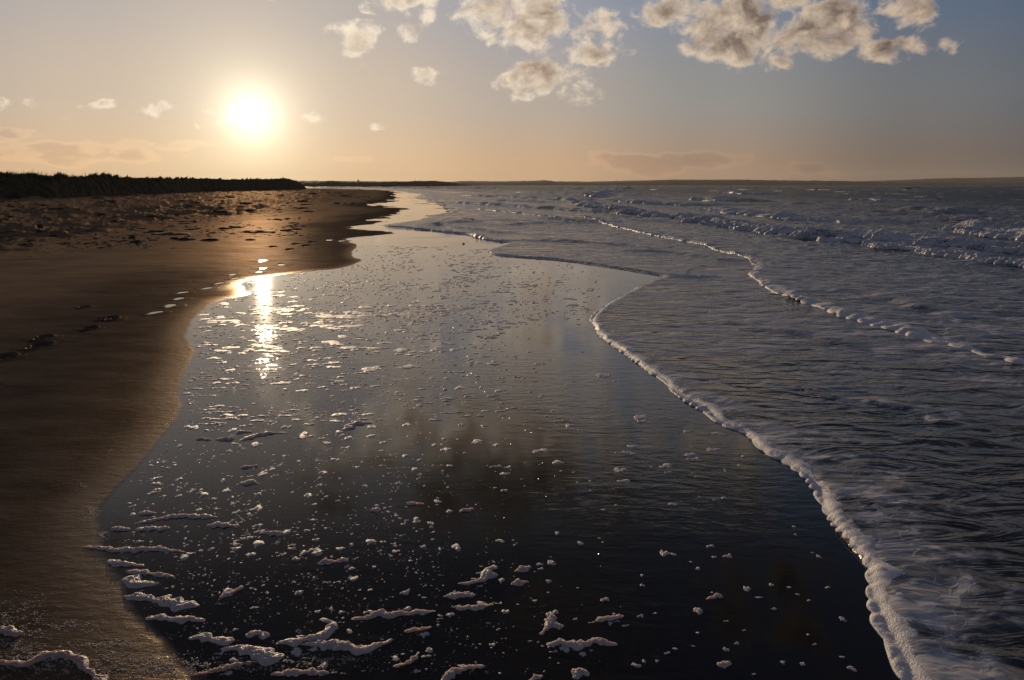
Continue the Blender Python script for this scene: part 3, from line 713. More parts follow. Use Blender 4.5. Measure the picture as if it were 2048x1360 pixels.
BIG = [  # pixel path, width px, label
    ([(162, 1093), (200, 1097), (240, 1101), (300, 1099), (340, 1101), (372, 1104)], 11, 'long thin foam streak reaching from dark sand onto the film'),
    ([(216, 1120), (232, 1128), (262, 1130), (288, 1131)], 16, 'short foam bar just below the long thin streak'),
    ([(250, 1142), (285, 1146), (318, 1150), (350, 1153)], 13, 'upper bar of the stacked foam bars at the film edge'),
    ([(250, 1155), (275, 1165), (300, 1168), (320, 1166)], 24, 'thick middle mound of the stacked foam bars'),
    ([(245, 1193), (290, 1196), (330, 1205), (370, 1210), (400, 1211)], 20, 'long foam bar tapering right, below the stacked bars'),
    ([(290, 1238), (320, 1236), (350, 1240), (380, 1238), (410, 1243)], 18, 'foam bar casting a dark shadow, lowest of the left column'),
    ([(376, 1277), (410, 1274), (440, 1283), (470, 1280)], 22, 'foam mound left of the broad foam heap'),
    ([(442, 1297), (490, 1300), (540, 1312), (570, 1310)], 28, 'broad flat foam heap at the bottom left'),
    ([(490, 1270), (515, 1267), (540, 1272)], 20, 'small pointed foam lump above the broad heap'),
    ([(552, 1286), (600, 1282), (650, 1268), (668, 1250), (650, 1240), (638, 1240)], 22, 'largest foam heap with a hooked upper tip'),
    ([(600, 1290), (660, 1288), (720, 1300), (760, 1290), (786, 1278)], 20, 'long foam ridge running right from the largest heap'),
    ([(540, 1349), (600, 1346), (660, 1346)], 14, 'flat foam bar at the bottom edge below the heaps'),
    ([(702, 1238), (740, 1234), (764, 1224), (775, 1231), (820, 1227), (872, 1222)], 13, 'wavy foam streak with a raised hump in its middle'),
    ([(808, 1263), (840, 1260), (864, 1254)], 11, 'small foam streak right below the wavy humped streak'),
    ([(785, 1334), (810, 1328), (828, 1318), (838, 1304)], 9, 'thin curved foam hook near the bottom'),
    ([(882, 1362), (910, 1345), (940, 1335), (970, 1332)], 13, 'forked foam streak at the bottom edge'),
    ([(915, 1168), (945, 1165), (970, 1155), (980, 1140), (994, 1132)], 18, 'bent foam patch climbing to the right'),
    ([(968, 1138), (992, 1134)], 14, 'small foam cap at the top of the bent patch'),
    ([(1028, 1143), (1050, 1140), (1060, 1132)], 10, 'small curled foam patch right of the bent one'),
    ([(1022, 1169), (1058, 1164)], 11, 'oval foam patch below the small curled one'),
    ([(886, 1193), (920, 1190), (950, 1190)], 13, 'narrow foam patch below the bent one'),
    ([(906, 1215), (945, 1217), (970, 1212), (988, 1208)], 11, 'S-shaped foam streak low in the middle'),
    ([(1080, 1270), (1092, 1258), (1100, 1244), (1104, 1226)], 13, 'upright leg of the branching foam patch'),
    ([(1098, 1250), (1128, 1253)], 12, 'short side arm of the branching foam patch'),
    ([(1092, 1290), (1120, 1287), (1160, 1291), (1195, 1283), (1236, 1290)], 16, 'large leaf-shaped foam patch at the bottom middle'),
    ([(1190, 1242), (1220, 1238), (1248, 1232)], 11, 'slanted foam streak right above the leaf-shaped patch'),
    ([(1148, 1358), (1162, 1346), (1178, 1352)], 18, 'rounded foam lump cut by the bottom edge'),
    ([(1056, 1362), (1086, 1352)], 9, 'small foam streak beside the rounded lump at the bottom edge'),
    ([(634, 1127), (665, 1124), (698, 1120)], 9, 'straight foam streak alone in the middle of the dark film'),
    ([(438, 1195), (460, 1188), (475, 1180), (486, 1172)], 10, 'foam streak rising to the right beside the left column'),
    ([(268, 1048), (310, 1040), (345, 1034), (390, 1033), (436, 1034)], 9, 'long foam streak near the top of the left column'),
    ([(222, 1057), (260, 1060)], 8, 'short thin foam streak at the film edge'), ([(270, 1060), (320, 1058), (340, 1057)], 10, 'foam streak just below the long one'),
    ([(412, 1051), (450, 1050), (478, 1054)], 10, 'foam streak right of the left column, upper one'), ([(518, 1066), (550, 1067), (562, 1072)], 10, 'foam streak farther right of the left column'),
    ([(275, 1028), (300, 1027), (314, 1026)], 11, 'oval foam patch above the long foam streak'),
    ([(478, 968), (500, 966), (520, 968)], 9, 'oval foam patch in the blue part of the film'), ([(480, 936), (518, 932)], 6, 'thin foam streak above the blue oval patch'),
    ([(690, 862), (700, 852), (720, 848), (748, 845)], 8, 'curled foam streak at the left of the cloud reflection'),
    ([(392, 878), (425, 880)], 6, 'thin foam streak close to the sheen edge'), ([(430, 880), (470, 878)], 6, 'second thin foam streak from the sheen edge'),
    ([(478, 882), (500, 875), (530, 868), (574, 865)], 8, 'long thin streak under the sun glitter'), ([(472, 864), (505, 864)], 7, 'small thin streak above the long glitter streak'),
    ([(1412, 1198), (1430, 1194), (1446, 1193)], 8, 'small foam streak in the dark right part of the film'),
    ([(1436, 1332), (1462, 1325)], 11, 'small pale foam patch at the bottom right of the film'),
    ([(740, 1022), (762, 1019)], 7, 'small foam streak at the left of the dark reflection'), ([(918, 1024), (948, 1018)], 7, 'slanted foam streak in the dark reflection'),
    ([(812, 1008), (848, 1008)], 6, 'thin foam streak in the dark reflection'),
]
SCUM = [([(-60, 1335), (0, 1328), (45, 1330), (80, 1318), (110, 1310), (150, 1318), (180, 1345), (215, 1372), (260, 1395)], 20, 'ridge of brown foam scum at the bottom left corner'),
        ([(380, 1352), (430, 1342), (480, 1330), (520, 1322)], 8, 'thin crust of brown foam running to the broad heap'),
        ([(0, 1255), (20, 1262), (35, 1275)], 20, 'crusty brown foam patch at the left edge')]


def px_scale(py):   # metres per photograph pixel across and along, at row py
    x0, y0 = G(1024, py); x1, _ = G(1025, py); _, y1 = G(1024, py + 1)
    return x1 - x0, abs(y1 - y0)


def add_traced(lst, name, cat, group, material, tall=.42):
    for i, (pts, wpx, lab) in enumerate(lst):
        my = sum(p[1] for p in pts) / len(pts); sx, sy = px_scale(my)
        w = wpx * (sy * .62 + sx * .1); Wp = [np.array(G(*p)) for p in pts]; c = sum(Wp) / len(Wp)
        z0, _ = ground_z(*c); V, Q = blob_path([q - c for q in Wp], w, min(w * tall, .011), 17 + i * 3, rows=15, crisp=.5)
        link(name, raw_mesh(name, V, Q), material, None, lab, cat, group, (c[0], c[1], float(z0[0])))


add_traced(BIG, 'foam_patch', 'foam patch', 'foam patches left on the wet film', M_FOAM)
add_traced(SCUM, 'foam_scum', 'foam scum', None, M_SCUM, .5)

# smaller patches: density read from the photograph (px rows), the 250 largest as single objects, the rest as one mass
def on_film(x, y, margin=.06):
    x = np.asarray(x); y = np.asarray(y)
    d, _, _ = poly_dist(x, y, wet_line); a = inside(x, y, wet_poly) & (d > margin)
    d2, _, _ = poly_dist(x, y, sea_line); return a & ~inside(x, y, sea_poly) & (d2 > .15)


cand = []
def scatter(n, x0, x1, y0, y1, wmin, wmax, asp, dens=None, sd=0):
    r2 = np.random.default_rng(sd); k = 0
    px = r2.uniform(x0, x1, n * 4); py = r2.uniform(y0, y1, n * 4); cl = fbm(px / 90, py / 34, 3, 600 + sd)
    keep = (cl + r2.uniform(-.35, .35, n * 4)) > .02
    if dens is not None: keep &= r2.uniform(0, 1, n * 4) < dens(px, py)
    px, py = px[keep][:n], py[keep][:n]
    g = np.array([G(a, b) for a, b in zip(px, py)]); ok = on_film(g[:, 0], g[:, 1])
    for a, b, q, o in zip(px, py, g, ok):
        if o: cand.append((a, b, q, (wmin + (wmax - wmin) * r2.random() ** 3), asp * r2.uniform(.6, 1.4)))


fall = lambda x, y: np.clip(1.15 - (x - 420) / 620, .08, 1)
scatter(480, 210, 900, 840, 1120, 4, 17, .30, fall, 1)
scatter(160, 420, 1300, 1060, 1350, 5, 22, .32, lambda x, y: np.clip(1.1 - (x - 500) / 900, .1, 1), 2)
scatter(60, 1150, 1780, 1050, 1350, 7, 20, .35, None, 3)
scatter(760, 370, 1050, 640, 850, 4, 28, .10, lambda x, y: np.clip(1.15 - (x - 420) / 800, .15, 1), 4)
scatter(620, 400, 1180, 560, 660, 4, 26, .10, lambda x, y: np.clip(1.2 - (x - 520) / 700, .2, 1), 5)
scatter(380, 560, 1000, 492, 560, 4, 14, .12, None, 6)
scatter(90, 900, 1500, 700, 1020, 6, 30, .22, None, 7)
scatter(1500, 360, 1080, 560, 840, 3, 10, .16, lambda x, y: np.clip(1.15 - (x - 420) / 760, .12, 1), 8)
scatter(700, 560, 1200, 500, 640, 3, 8, .18, None, 9)
scatter(520, 230, 900, 830, 1200, 2.5, 6, .4, fall, 10)
# strings of foam along the old swash lines
for pts, n, sd in [([(515, 617), (600, 626), (680, 632), (735, 633), (800, 630), (900, 622), (960, 612)], 70, 21), ([(390, 690), (520, 700), (640, 690), (760, 700)], 24, 22), ([(420, 640), (560, 655), (700, 652)], 22, 23), ([(690, 745), (780, 735), (860, 738)], 16, 24)]:
    r2 = np.random.default_rng(sd); ln = smooth(pts, 8)
    for _ in range(n):
        i = r2.integers(0, len(ln)); a, b = ln[i] + r2.normal(0, 1, 2) * (8, 3.0); q = np.array(G(a, b))
        if on_film(q[:1], q[1:])[0]: cand.append((a, b, q, r2.uniform(8, 40), .09))
cand.sort(key=lambda c: -c[3] * c[3] * c[4])
N_SINGLE = 300 - len(BIG)
protos = []
for i in range(28):
    r2 = np.random.default_rng(900 + i); n = 2 + (i % 3); pts = [np.array([(-.5 + t / n) , r2.normal(0, .10)]) for t in range(n + 1)]
    V, Q = blob_path(pts, .40 + .22 * r2.random(), .16, 33 + i * 5, n=16, rows=8, crisp=.55); protos.append((V, Q))
proto_me = [raw_mesh('foam_patch', V, Q) for V, Q in protos]
for m_ in proto_me: m_.materials.append(M_FOAM)
LM = [(372, 1104, 'the long thin streak on the film edge'), (285, 1160, 'the stacked foam bars'), (350, 1205, 'the long bar tapering right'), (350, 1240, 'the lowest bar with its shadow'), (510, 1300, 'the broad flat heap'), (650, 1270, 'the largest foam heap'),
      (790, 1228, 'the wavy humped streak'), (838, 1260, 'the streak under the humped one'), (812, 1326, 'the thin curved hook'), (930, 1345, 'the forked streak'), (950, 1155, 'the bent foam patch'), (1045, 1140, 'the small curled patch'), (945, 1213, 'the S-shaped streak'),
      (1100, 1250, 'the branching foam patch'), (1165, 1288, 'the leaf-shaped patch'), (1220, 1238, 'the slanted streak'), (1160, 1352, 'the rounded lump'), (665, 1124, 'the lone straight streak'), (465, 1184, 'the rising streak'), (350, 1036, 'the long upper streak'), (540, 1067, 'the farther upper streak'),
      (500, 968, 'the oval patch in the blue'), (720, 852, 'the curled streak by the cloud reflection'), (520, 872, 'the long glitter streak'), (410, 878, 'the thin streaks by the sheen'), (1430, 1196, 'the lone streak in the dark right'), (1450, 1328, 'the pale bottom right patch'), (750, 1020, 'the streak left of the dark reflection'), (932, 1021, 'the slanted streak in the dark reflection'), (830, 1008, 'the thin streak in the dark reflection'),
      (487, 580, 'the sharp tip of the bare sand'), (735, 632, 'the old foam line across the film'), (985, 508, 'the left tip of the farther wavelet'), (1186, 640, 'the leftmost bend of the near wavelet'), (526, 530, 'the two brightest prints'), (374, 670, 'the bulge of sand beside the film'), (960, 700, 'the pale vertical cloud reflection'), (640, 700, 'the middle of the shining film'), (1300, 745, 'the near foam edge')]
ORD = ['closest', 'second closest', 'third closest', 'fourth closest', 'fifth closest', 'sixth closest', 'seventh closest', 'eighth closest', 'ninth closest', 'tenth closest', 'eleventh closest', 'twelfth closest', 'next farther']
_dirs = ['right of', 'above and right of', 'above', 'above and left of', 'left of', 'below and left of', 'below', 'below and right of']


def place_labels(items, marks, word):
    """items: (px, py, size word) -> a label for each, by its nearest landmark, side and rank"""
    key = {}
    for i, (x_, y_, w_) in enumerate(items):
        j = min(range(len(marks)), key=lambda q: math.hypot(marks[q][0] - x_, (marks[q][1] - y_) * 1.6)); dx, dy = x_ - marks[j][0], -(y_ - marks[j][1]) * 1.6
        d8 = int(round(math.degrees(math.atan2(dy, dx)) / 45)) % 8; key.setdefault((j, d8), []).append((math.hypot(dx, dy), i))
    out = [''] * len(items)
    for (j, d8), l in key.items():
        for r_, (_, i) in enumerate(sorted(l)):
            out[i] = (ORD[min(r_, 12)] + ' ' if len(l) > 1 else '') + items[i][2] + ' ' + word + ' ' + _dirs[d8] + ' ' + marks[j][2]
    return out


szw = lambda w_, a_: ('thin' if a_ < .14 else 'round' if a_ > .34 else 'small')
small_labels = place_labels([(c[0], c[1], szw(c[3], c[4])) for c in cand[:N_SINGLE]], LM, 'foam fleck')
first = None; stuffV = []; stuffQ = []; nv = 0
zone_lab = [(1040, 'small blister of foam on the darkest near part of the film'), (860, 'small foam flake on the blue near part of the film'), (700, 'small foam fleck in the middle of the shining film'), (600, 'small foam dash in the string-covered shining film'), (0, 'tiny foam dash on the far silvery film')]
for k, (a, b, q, wpx, asp) in enumerate(cand):
    sx, sy = px_scale(b); Lw = wpx * sx; dep = max(wpx * asp * sy * 1.25, Lw * .22); dep = min(dep, Lw * 1.3)
    i = k % 28; rot = random.uniform(-.30, .30) * min(1, Lw / dep * .3 + .2)
    scl = (Lw * 1.05, dep / .5, min(.4 * dep / .5, .026))
    if k < N_SINGLE:
        lab = small_labels[k]
        if first is None: o = bpy.data.objects.new('foam_patch', proto_me[i]); first = o
        else: o = first.copy(); o.data = proto_me[i]
        COL.objects.link(o); o.location = (q[0], q[1], 0); o.rotation_euler = (0, 0, rot); o.scale = scl
        o['label'] = lab; o['category'] = 'foam patch'; o['group'] = 'foam patches left on the wet film'
    else:
        V, Q = protos[i]; c_, s_ = math.cos(rot), math.sin(rot); Vx = V[:, 0] * scl[0]; Vy = V[:, 1] * scl[1]
        stuffV.append(np.stack([Vx * c_ - Vy * s_ + q[0], Vx * s_ + Vy * c_ + q[1], V[:, 2] * scl[2]], -1)); stuffQ.append(Q + nv); nv += len(V)
if stuffV: link('foam_flecks', raw_mesh('foam_flecks', np.concatenate(stuffV), np.concatenate(stuffQ)), M_FOAM, 'stuff', 'many tiny pale foam flecks strewn over the shining wet film', 'foam')

# bubbles: tiny glossy domes
def dome():
    V = [(0, 0, .75)]; Q = []
    for r, z in ((.6, .55), (1, -.1)):
        for j in range(6): V.append((r * math.cos(j * math.pi / 3 + r), r * math.sin(j * math.pi / 3 + r), z))
    F = [(0, 1 + j, 1 + (j + 1) % 6) for j in range(6)]
    for j in range(6): a, b = 1 + j, 1 + (j + 1) % 6; c, d = 7 + (j + 1) % 6, 7 + j; F += [(a, d, c), (a, c, b)]
    return np.array(V), np.array(F)
DV, DF = dome()


def bubbles(name, n, fn, rmin, rmax, material, label, sd):
    r2 = np.random.default_rng(sd); P = fn(r2, n); Vs = []; Fs = []
    gzz, _ = ground_z(P[:, 0], P[:, 1]); s = rmin + (rmax - rmin) * r2.random(len(P)) ** 3
    V = DV[None] * s[:, None, None] * np.array([1, 1, .7]) + np.stack([P[:, 0], P[:, 1], gzz], -1)[:, None]
    F = DF[None] + (np.arange(len(P)) * len(DV))[:, None, None]
    link(name, raw_mesh(name, V.reshape(-1, 3), F.reshape(-1, 3)), material, 'stuff', label, 'bubbles')


def film_pts(r2, n):
    px = r2.uniform(220, 1250, n * 3); py = 560 + (1350 - 560) * r2.random(n * 3) ** .9
    keep = (fbm(px / 60, py / 40, 3, 700) + r2.uniform(-.3, .3, n * 3) > .0) & (r2.random(n * 3) < np.clip(1.2 - np.abs(px - 520) / 520, .04, 1))
    px, py = px[keep][:n], py[keep][:n]; g = np.array([G(a, b) for a, b in zip(px, py)]); ok = on_film(g[:, 0], g[:, 1], .03); return g[ok]


def scum_pts(r2, n):
    out = []
    for (cx_, cy_, sx_, sy_, m_) in [(40, 1230, 40, 22, .3), (20, 1290, 40, 26, .5), (120, 1325, 90, 16, .6), (145, 1252, 28, 5, .15), (215, 1288, 30, 5, .15), (250, 1330, 80, 12, .3), (400, 1335, 90, 10, .35), (600, 1320, 90, 8, .3), (182, 1024, 8, 7, .08), (210, 1070, 9, 4, .08), (170, 970, 9, 5, .05), (225, 900, 14, 2, .04)]:
        k = int(n * m_); p = r2.normal(0, 1, (k, 2)) * (sx_, sy_) + (cx_, cy_); out.append(p)
    p = np.concatenate(out); p = p[(fbm(p[:, 0] / 22, p[:, 1] / 9, 3, 710) > -.02) & (p[:, 1] > 600)]
    return np.array([G(a, b) for a, b in p])


bubbles('bubbles', 5200, film_pts, .0015, .0065, M_BUB, 'tiny glinting bubbles scattered on the shining wet film', 31)
bubbles('bubble_crust', 5200, scum_pts, .001, .0034, M_SCUM, 'speckled crust of dried brown bubbles on the dark near sand', 32)

# ------------------------------------------------------------------ seaweed and litter on the upper beach
def clump_proto(sd):
    n = 14; m = 6; V = []; r2 = np.random.default_rng(sd)
    aa = np.linspace(0, 2 * np.pi, n, False)
    rad = 1 + .45 * perlin(np.cos(aa) * 1.7 + sd, np.sin(aa) * 1.7, sd) + .25 * perlin(np.cos(aa) * 5 + sd, np.sin(aa) * 5, sd)
    for j in range(m):
        t = j / (m - 1); f = math.cos(t * math.pi / 2) ** .8; z = math.sin(t * math.pi / 2)
        for i in range(n):
            V.append((math.cos(aa[i]) * rad[i] * f, math.sin(aa[i]) * rad[i] * f * .55, z * (.28 + .16 * float(perlin(np.array([i * .7 + sd]), np.array([j * .9]), 3)[0])) - .04))
    idx = np.arange(m * n).reshape(m, n); Q = [(idx[j, i], idx[j, (i + 1) % n], idx[j + 1, (i + 1) % n], idx[j + 1, i]) for j in range(m - 1) for i in range(n)]
    return raw_mesh('seaweed_clump', np.array(V), np.array(Q), None, False)


weed = [clump_proto(50 + i) for i in range(10)]
for m_ in weed: m_.materials.append(M_WEED)
spots = [(515, 461, 34, 4.5, 'long dark wrack mound reaching furthest towards the wet sand'), (110, 423, 22, 6, 'dark branching wrack heap near the dune foot'), (500, 476, 10, 4, None), (150, 466, 14, 5, None),
         (265, 474, 8, 6, None), (370, 476, 18, 6, None), (420, 477, 14, 6, None), (60, 486, 30, 4, None), (70, 415, 30, 6, None), (280, 417, 13, 6, None), (370, 416, 42, 5, 'broad low dark hummock in the middle of the littered sand'), (440, 427, 16, 4, None),
         (490, 409, 16, 4, None), (455, 397, 14, 5, None), (345, 466, 40, 5, None), (15, 463, 20, 4, None), (680, 480, 2, 1, None)]
r2 = np.random.default_rng(77)
while len(spots) < 300:
    px = r2.uniform(-40, 760); t = r2.random(); py = 386 + t * (498 - 386) * (1 - .25 * (px > 400)); 
    if px > 620 and py > 410: continue
    if py > 470 + (px < 350) * 26: continue
    if float(fbm(np.array([px / 70]), np.array([py / 16]), 3, 800)[0]) < .0: continue
    s = 2.5 + 11 * r2.random() ** 2.5; spots.append((px, py, s, max(1.2, s * .30), None))
WM = [(515, 461, 'the long wrack mound'), (110, 423, 'the branching wrack heap'), (370, 416, 'the broad low hummock'), (612, 380, 'the far dune end'), (0, 470, 'the left border'), (10, 405, 'the near dune foot'), (300, 394, 'the middle dune foot'), (700, 400, 'the far sand spits'), (230, 470, 'the smooth bare sand'), (240, 435, 'the littered middle'), (480, 400, 'the sunlit far sand'), (560, 398, 'the dune tip'), (655, 394, 'the lagoon sand'), (560, 440, 'the sunlit middle sand'), (430, 474, 'the mid beach edge'), (610, 462, 'the sand by the spits'), (170, 445, 'the darker littered sand')]
weed_labels = place_labels([(q[0], q[1], 'small' if q[2] < 8 else 'dark') for q in spots], WM, 'wrack clump')
wfirst = None
for k, (px, py, wpx, hpx, lab) in enumerate(spots):
    x, y = G(px, py, .08); sx, sy = px_scale(py); z0, D0 = ground_z(x, y)
    if D0[0] < .8: continue
    if wfirst is None: o = bpy.data.objects.new('seaweed_clump', weed[0]); wfirst = o
    else: o = wfirst.copy(); o.data = weed[k % 10]
    COL.objects.link(o); o.location = (x, y, float(z0[0])); o.rotation_euler = (0, 0, random.uniform(-.5, .5)); w = wpx * sx
    o.scale = (w, w * random.uniform(.8, 1.4), hpx * sx * 2.2)
    o['label'] = lab or weed_labels[k]
    o['category'] = 'seaweed'; o['group'] = 'clumps of seaweed littering the upper beach'

# finer litter between the clumps: real little lumps, one mass
r3 = np.random.default_rng(88); q_ = np.stack([r3.uniform(-60, 740, 3600), 384 + 112 * r3.random(3600) ** 1.3], 1)
q_ = q_[(fbm(q_[:, 0] / 60, q_[:, 1] / 13, 4, 810) + r3.uniform(-.2, .2, len(q_)) > .0) & (q_[:, 1] < 472 + (q_[:, 0] < 350) * 24) & ~((q_[:, 0] > 600) & (q_[:, 1] > 408))]
P2 = np.array([G(a, b, .06) for a, b in q_]); gz2, D2 = ground_z(P2[:, 0], P2[:, 1]); ok2 = D2 > .8; P2 = P2[ok2]; gz2 = gz2[ok2]; rad_ = np.hypot(*P2.T)
sz = (.0022 + .0045 * r3.random(len(P2)) ** 3) * rad_ * .5
wx = sz * r3.uniform(.8, 2.4, len(P2)); V = DV[None] * np.stack([wx, sz * 1.2, np.minimum(sz * .40, .08)], -1)[:, None] + np.stack([P2[:, 0], P2[:, 1], gz2], -1)[:, None]
F = DF[None] + (np.arange(len(P2)) * len(DV))[:, None, None]
link('seaweed_litter', raw_mesh('seaweed_litter', V.reshape(-1, 3), F.reshape(-1, 3), None, False), M_WEED, 'stuff', 'scattered scraps of dark wrack over the brown upper beach', 'seaweed')

# pebble on the film
px_, py_ = G(927, 488)
V, F = DV * np.array([.05, .05, .045]), DF
link('pebble', raw_mesh('pebble', V, F), M_WEED, None, 'single dark pebble on the far silvery film', 'pebble', None, (px_, py_, 0))

# ------------------------------------------------------------------ dune, spit, hills
def ridge(name, base, top, depth, back, material, seed, rough=.5, rows=16, nseg=240, kind='structure', bumps=1.0, power=.8, relief=None):
    """base, top: pixel profiles (x,y) of foot and crest; depth: crest distance behind the foot in metres"""
    bx = np.array([p[0] for p in base]); by = np.array([p[1] for p in base]); tx = np.array([p[0] for p in top]); ty = np.array([p[1] for p in top])
    xs = np.linspace(bx[0], bx[-1], nseg); foot = np.array([G(x, y) for x, y in zip(xs, np.interp(xs, bx, by))])
    dirn = foot / np.hypot(*foot.T)[:, None]; crest = foot + dirn * depth
    tz = []
    for x, yy, c in zip(xs, np.interp(xs, tx, ty), crest):
        rx, ry, rz = ray(x, yy); tz.append(CAM_H + rz * (math.hypot(*c) / math.hypot(rx, ry)))
    tz = np.array(tz)
    T = np.concatenate([np.linspace(0, 1, rows), 1 + np.linspace(.15, 1, 6) * back])
    V = []
    for t in T:
        c = foot + dirn * depth * t
        if t <= 1: z = tz * (np.sin(t * np.pi / 2) ** power)
        else: z = tz * (1 - .25 * ((t - 1) / back)) - (rough * .2)
        z = z + rough * bumps * fbm(c[:, 0] / (rough * 4), c[:, 1] / (rough * 4), 4, seed, .6) * min(t, 1) * (1 if t < .95 else .35)
        if t == 0: z = z * 0 - .3
        V.append(np.stack([c[:, 0], c[:, 1], z], -1))
    V = np.array(V); return link(name, grid_mesh(name, V.reshape(-1, 3), V.shape[0], V.shape[1]), material, kind), V


d_base = [(-900, 440), (-400, 418), (-100, 407), (0, 403), (100, 401), (200, 396), (260, 393), (330, 390.5), (400, 386), (500, 383), (580, 380.5), (613, 379)]
d_top = [(-900, 300), (-400, 325), (-100, 343), (0, 348), (60, 350), (100, 352), (150, 353), (185, 353.5), (200, 351.5), (210, 348.5), (219, 349.5), (236, 353), (262, 355.5), (300, 356), (400, 357), (470, 359), (540, 358), (575, 357), (592, 361), (605, 369), (613, 377)]
dune, DVt = ridge('dune', d_base, d_top, 7, 4, M_DUNE, 900, .55, 22, 700)
# marram grass: blades over the face and along the crest
r2 = np.random.default_rng(5); GV = []; GF = []; nvv = 0
nR, nC = DVt.shape[:2]
def blade(p, h, lean, w, az_):
    global nvv
    dx, dy = math.cos(az_), math.sin(az_); ax, ay = -dy * w, dx * w
    pts = [(p[0] - ax, p[1] - ay, p[2] - .05), (p[0] + ax, p[1] + ay, p[2] - .05), (p[0] + dx * lean * .35 + ax * .7, p[1] + dy * lean * .35 + ay * .7, p[2] + h * .55), (p[0] + dx * lean * .35 - ax * .7, p[1] + dy * lean * .35 - ay * .7, p[2] + h * .55), (p[0] + dx * lean, p[1] + dy * lean, p[2] + h)]
    GV.extend(pts); GF.extend([(nvv, nvv + 1, nvv + 2), (nvv, nvv + 2, nvv + 3), (nvv + 3, nvv + 2, nvv + 4)]); nvv += 5
for k in range(15000):
    j = r2.integers(0, nC); t = (19 + r2.normal(0, 1.6)) if r2.random() < .45 else 4 + 16 * r2.random()
    i = int(np.clip(t, 3, 23)); p = DVt[i, j] + r2.normal(0, .15, 3) * (1, 1, 0)
    xs = 1 + .6 * float(perlin(np.array([j / 16.0]), np.array([3.3]), 5)[0])
    h = r2.uniform(.12, .38) * max(.3, xs); 
    if i >= 18 and r2.random() < .03: h *= 2.4
    h *= 1 - .5 * min(1, max(0, (j / nC - .62) / .2))
    blade(p, h, r2.uniform(-.5, .5) * h + .15 * h, .018 + .03 * r2.random(), r2.uniform(0, 6.28))
for px_c, n in [(90, 7), (102, 7), (150, 4), (158, 5), (48, 3), (206, 6), (214, 7), (222, 4), (272, 3), (300, 3), (125, 4), (20, 3)]:     # the tall wisps on the skyline
    j = int(np.interp(px_c, np.linspace(-900, 613, nC), np.arange(nC)))
    for _ in range(n):
        jj = min(nC - 1, max(0, j + r2.integers(-2, 3))); p = DVt[21, jj] + r2.normal(0, .25, 3) * (1, 1, 0); h = r2.uniform(.35, 1.0); blade(p, h, r2.uniform(.1, .4) * h, .014, r2.uniform(-.6, .6))
link('dune_grass', raw_mesh('dune_grass', np.array(GV), np.array(GF), None, False), M_GRASS, 'stuff', 'rough marram grass covering the dark dune', 'grass')

s_base = [(560, 373.2), (640, 373.2), (760, 373.0), (860, 372.6), (930, 371.6), (960, 371.2)]
s_top = [(560, 363), (610, 364), (640, 363.5), (655, 361.5), (670, 362), (700, 364), (760, 364), (790, 362.5), (805, 363.5), (830, 362), (850, 362), (868, 361.5), (885, 363), (900, 364), (920, 367), (940, 369.6), (960, 370.6)]
spit, SV = ridge('spit', s_base, s_top, 90, 2, M_SPIT, 930, 1.3, 10, 260, bumps=.8)
# small tower on the spit
x, y = G(717, 373.0); t = math.hypot(x, y); x *= (t + 88) / t; y *= (t + 88) / t; rx, ry, rz = ray(717, 360.2); zt = CAM_H + rz * (math.hypot(x, y) / math.hypot(rx, ry)); zb_ = zt - 5
tw = bpy.data.objects.new('tower', None); COL.objects.link(tw); tw.location = (x, y, zb_); tw['label'] = 'small dark square tower on the far wooded spit'; tw['category'] = 'tower'
def box(sx, sy, z0, z1):
    V = [(a * sx, b * sy, c) for c in (z0, z1) for a, b in ((-1, -1), (1, -1), (1, 1), (-1, 1))]
    return raw_mesh('box', np.array(V), np.array([(0, 3, 2, 1), (4, 5, 6, 7), (0, 1, 5, 4), (1, 2, 6, 5), (2, 3, 7, 6), (3, 0, 4, 7)]), None, False)
link('wall', box(1.2, 1.2, 0, 4.4), M_HUT, parent=tw); link('roof', box(1.4, 1.4, 4.4, 5), M_HUT, parent=tw)

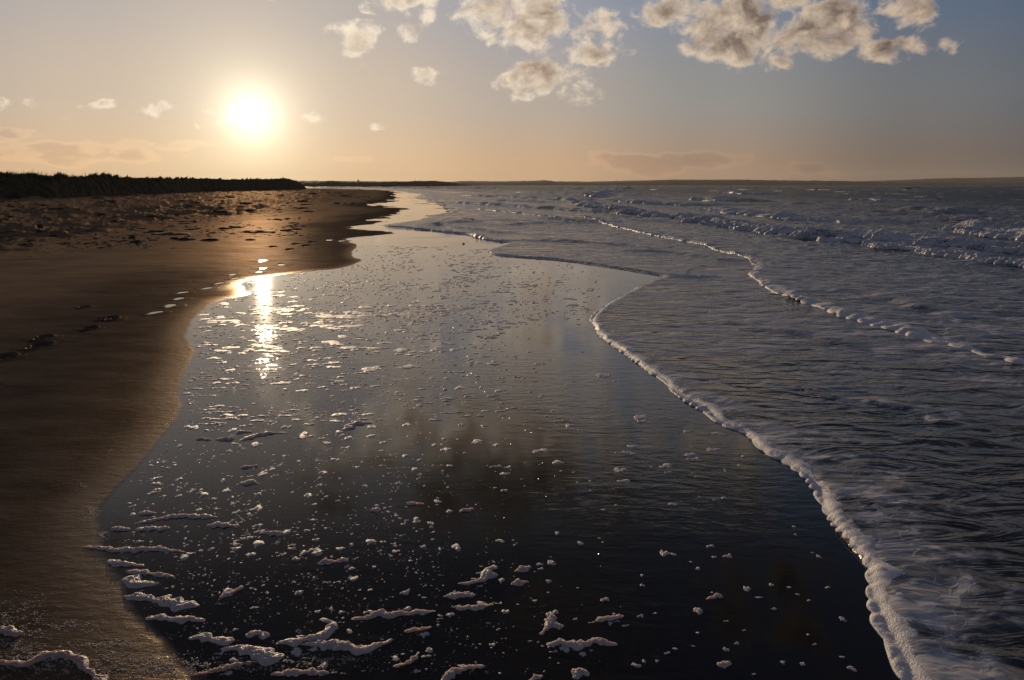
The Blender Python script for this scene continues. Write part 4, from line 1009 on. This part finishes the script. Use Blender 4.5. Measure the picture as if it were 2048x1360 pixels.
def far_ridge(px_top, dist, seed, amp, n=400):
    X_ = np.linspace(px_top[0][0], px_top[-1][0], n); yt = np.interp(X_, [p[0] for p in px_top], [p[1] for p in px_top]); Vv = []
    for tt, f in ((-.04, -2), (0, .0), (.03, .55), (.07, .85), (.12, 1), (.3, .9)):
        row = []
        for a, b in zip(X_, yt):
            rx, ry, rz = ray(a, b); L = math.hypot(rx, ry); dd = dist * (1 + tt); ztop = CAM_H + rz / L * dist * 1.12
            z = ztop * f if f > 0 else (0 if f == 0 else -20)
            if f >= .8: z += amp * float(fbm(np.array([a / 7.0]), np.array([tt * 9]), 4, seed, .6)[0])
            row.append((rx / L * dd, ry / L * dd, z))
        Vv.append(row)
    Vv = np.array(Vv); link('hills', grid_mesh('hills', Vv.reshape(-1, 3), *Vv.shape[:2]), M_HILL, 'structure')
far_ridge([(-600, 362), (300, 361), (560, 361), (700, 362), (900, 363.5), (925, 361.5), (1000, 362.5), (1075, 361), (1090, 360), (1110, 362.5), (1180, 363), (1245, 361.5), (1300, 360.5), (1345, 359), (1400, 359.3), (1480, 359), (1560, 360.5), (1680, 361.5), (1760, 363), (1900, 364), (2150, 366)], 5200, 950, 2.0)
far_ridge([(1500, 368), (1700, 363), (1800, 360), (1850, 357.5), (1900, 356), (1960, 355.5), (2048, 353.5), (2200, 351), (2600, 350), (3300, 352)], 7600, 970, 3.0)

# air
hz = bpy.data.materials.new('haze'); hz.use_nodes = True; nt = hz.node_tree; nt.nodes.clear()
out = nt.nodes.new('ShaderNodeOutputMaterial'); pv = nt.nodes.new('ShaderNodeVolumePrincipled')
pv.inputs['Color'].default_value = (.9, .88, .86, 1); pv.inputs['Density'].default_value = .00003; pv.inputs['Anisotropy'].default_value = .3
nt.links.new(pv.outputs[0], out.inputs['Volume'])
HB = 11000.0
V = [(a * HB, b * HB, c) for c in (-24, 175) for a, b in ((-1, -1), (1, -1), (1, 1), (-1, 1))]
HAZE = True
if HAZE: link('haze', raw_mesh('haze', np.array(V), np.array([(0, 3, 2, 1), (4, 5, 6, 7), (0, 1, 5, 4), (1, 2, 6, 5), (2, 3, 7, 6), (3, 0, 4, 7)]), None, False), hz, 'stuff', 'thin warm sea haze over the whole bay', 'haze')
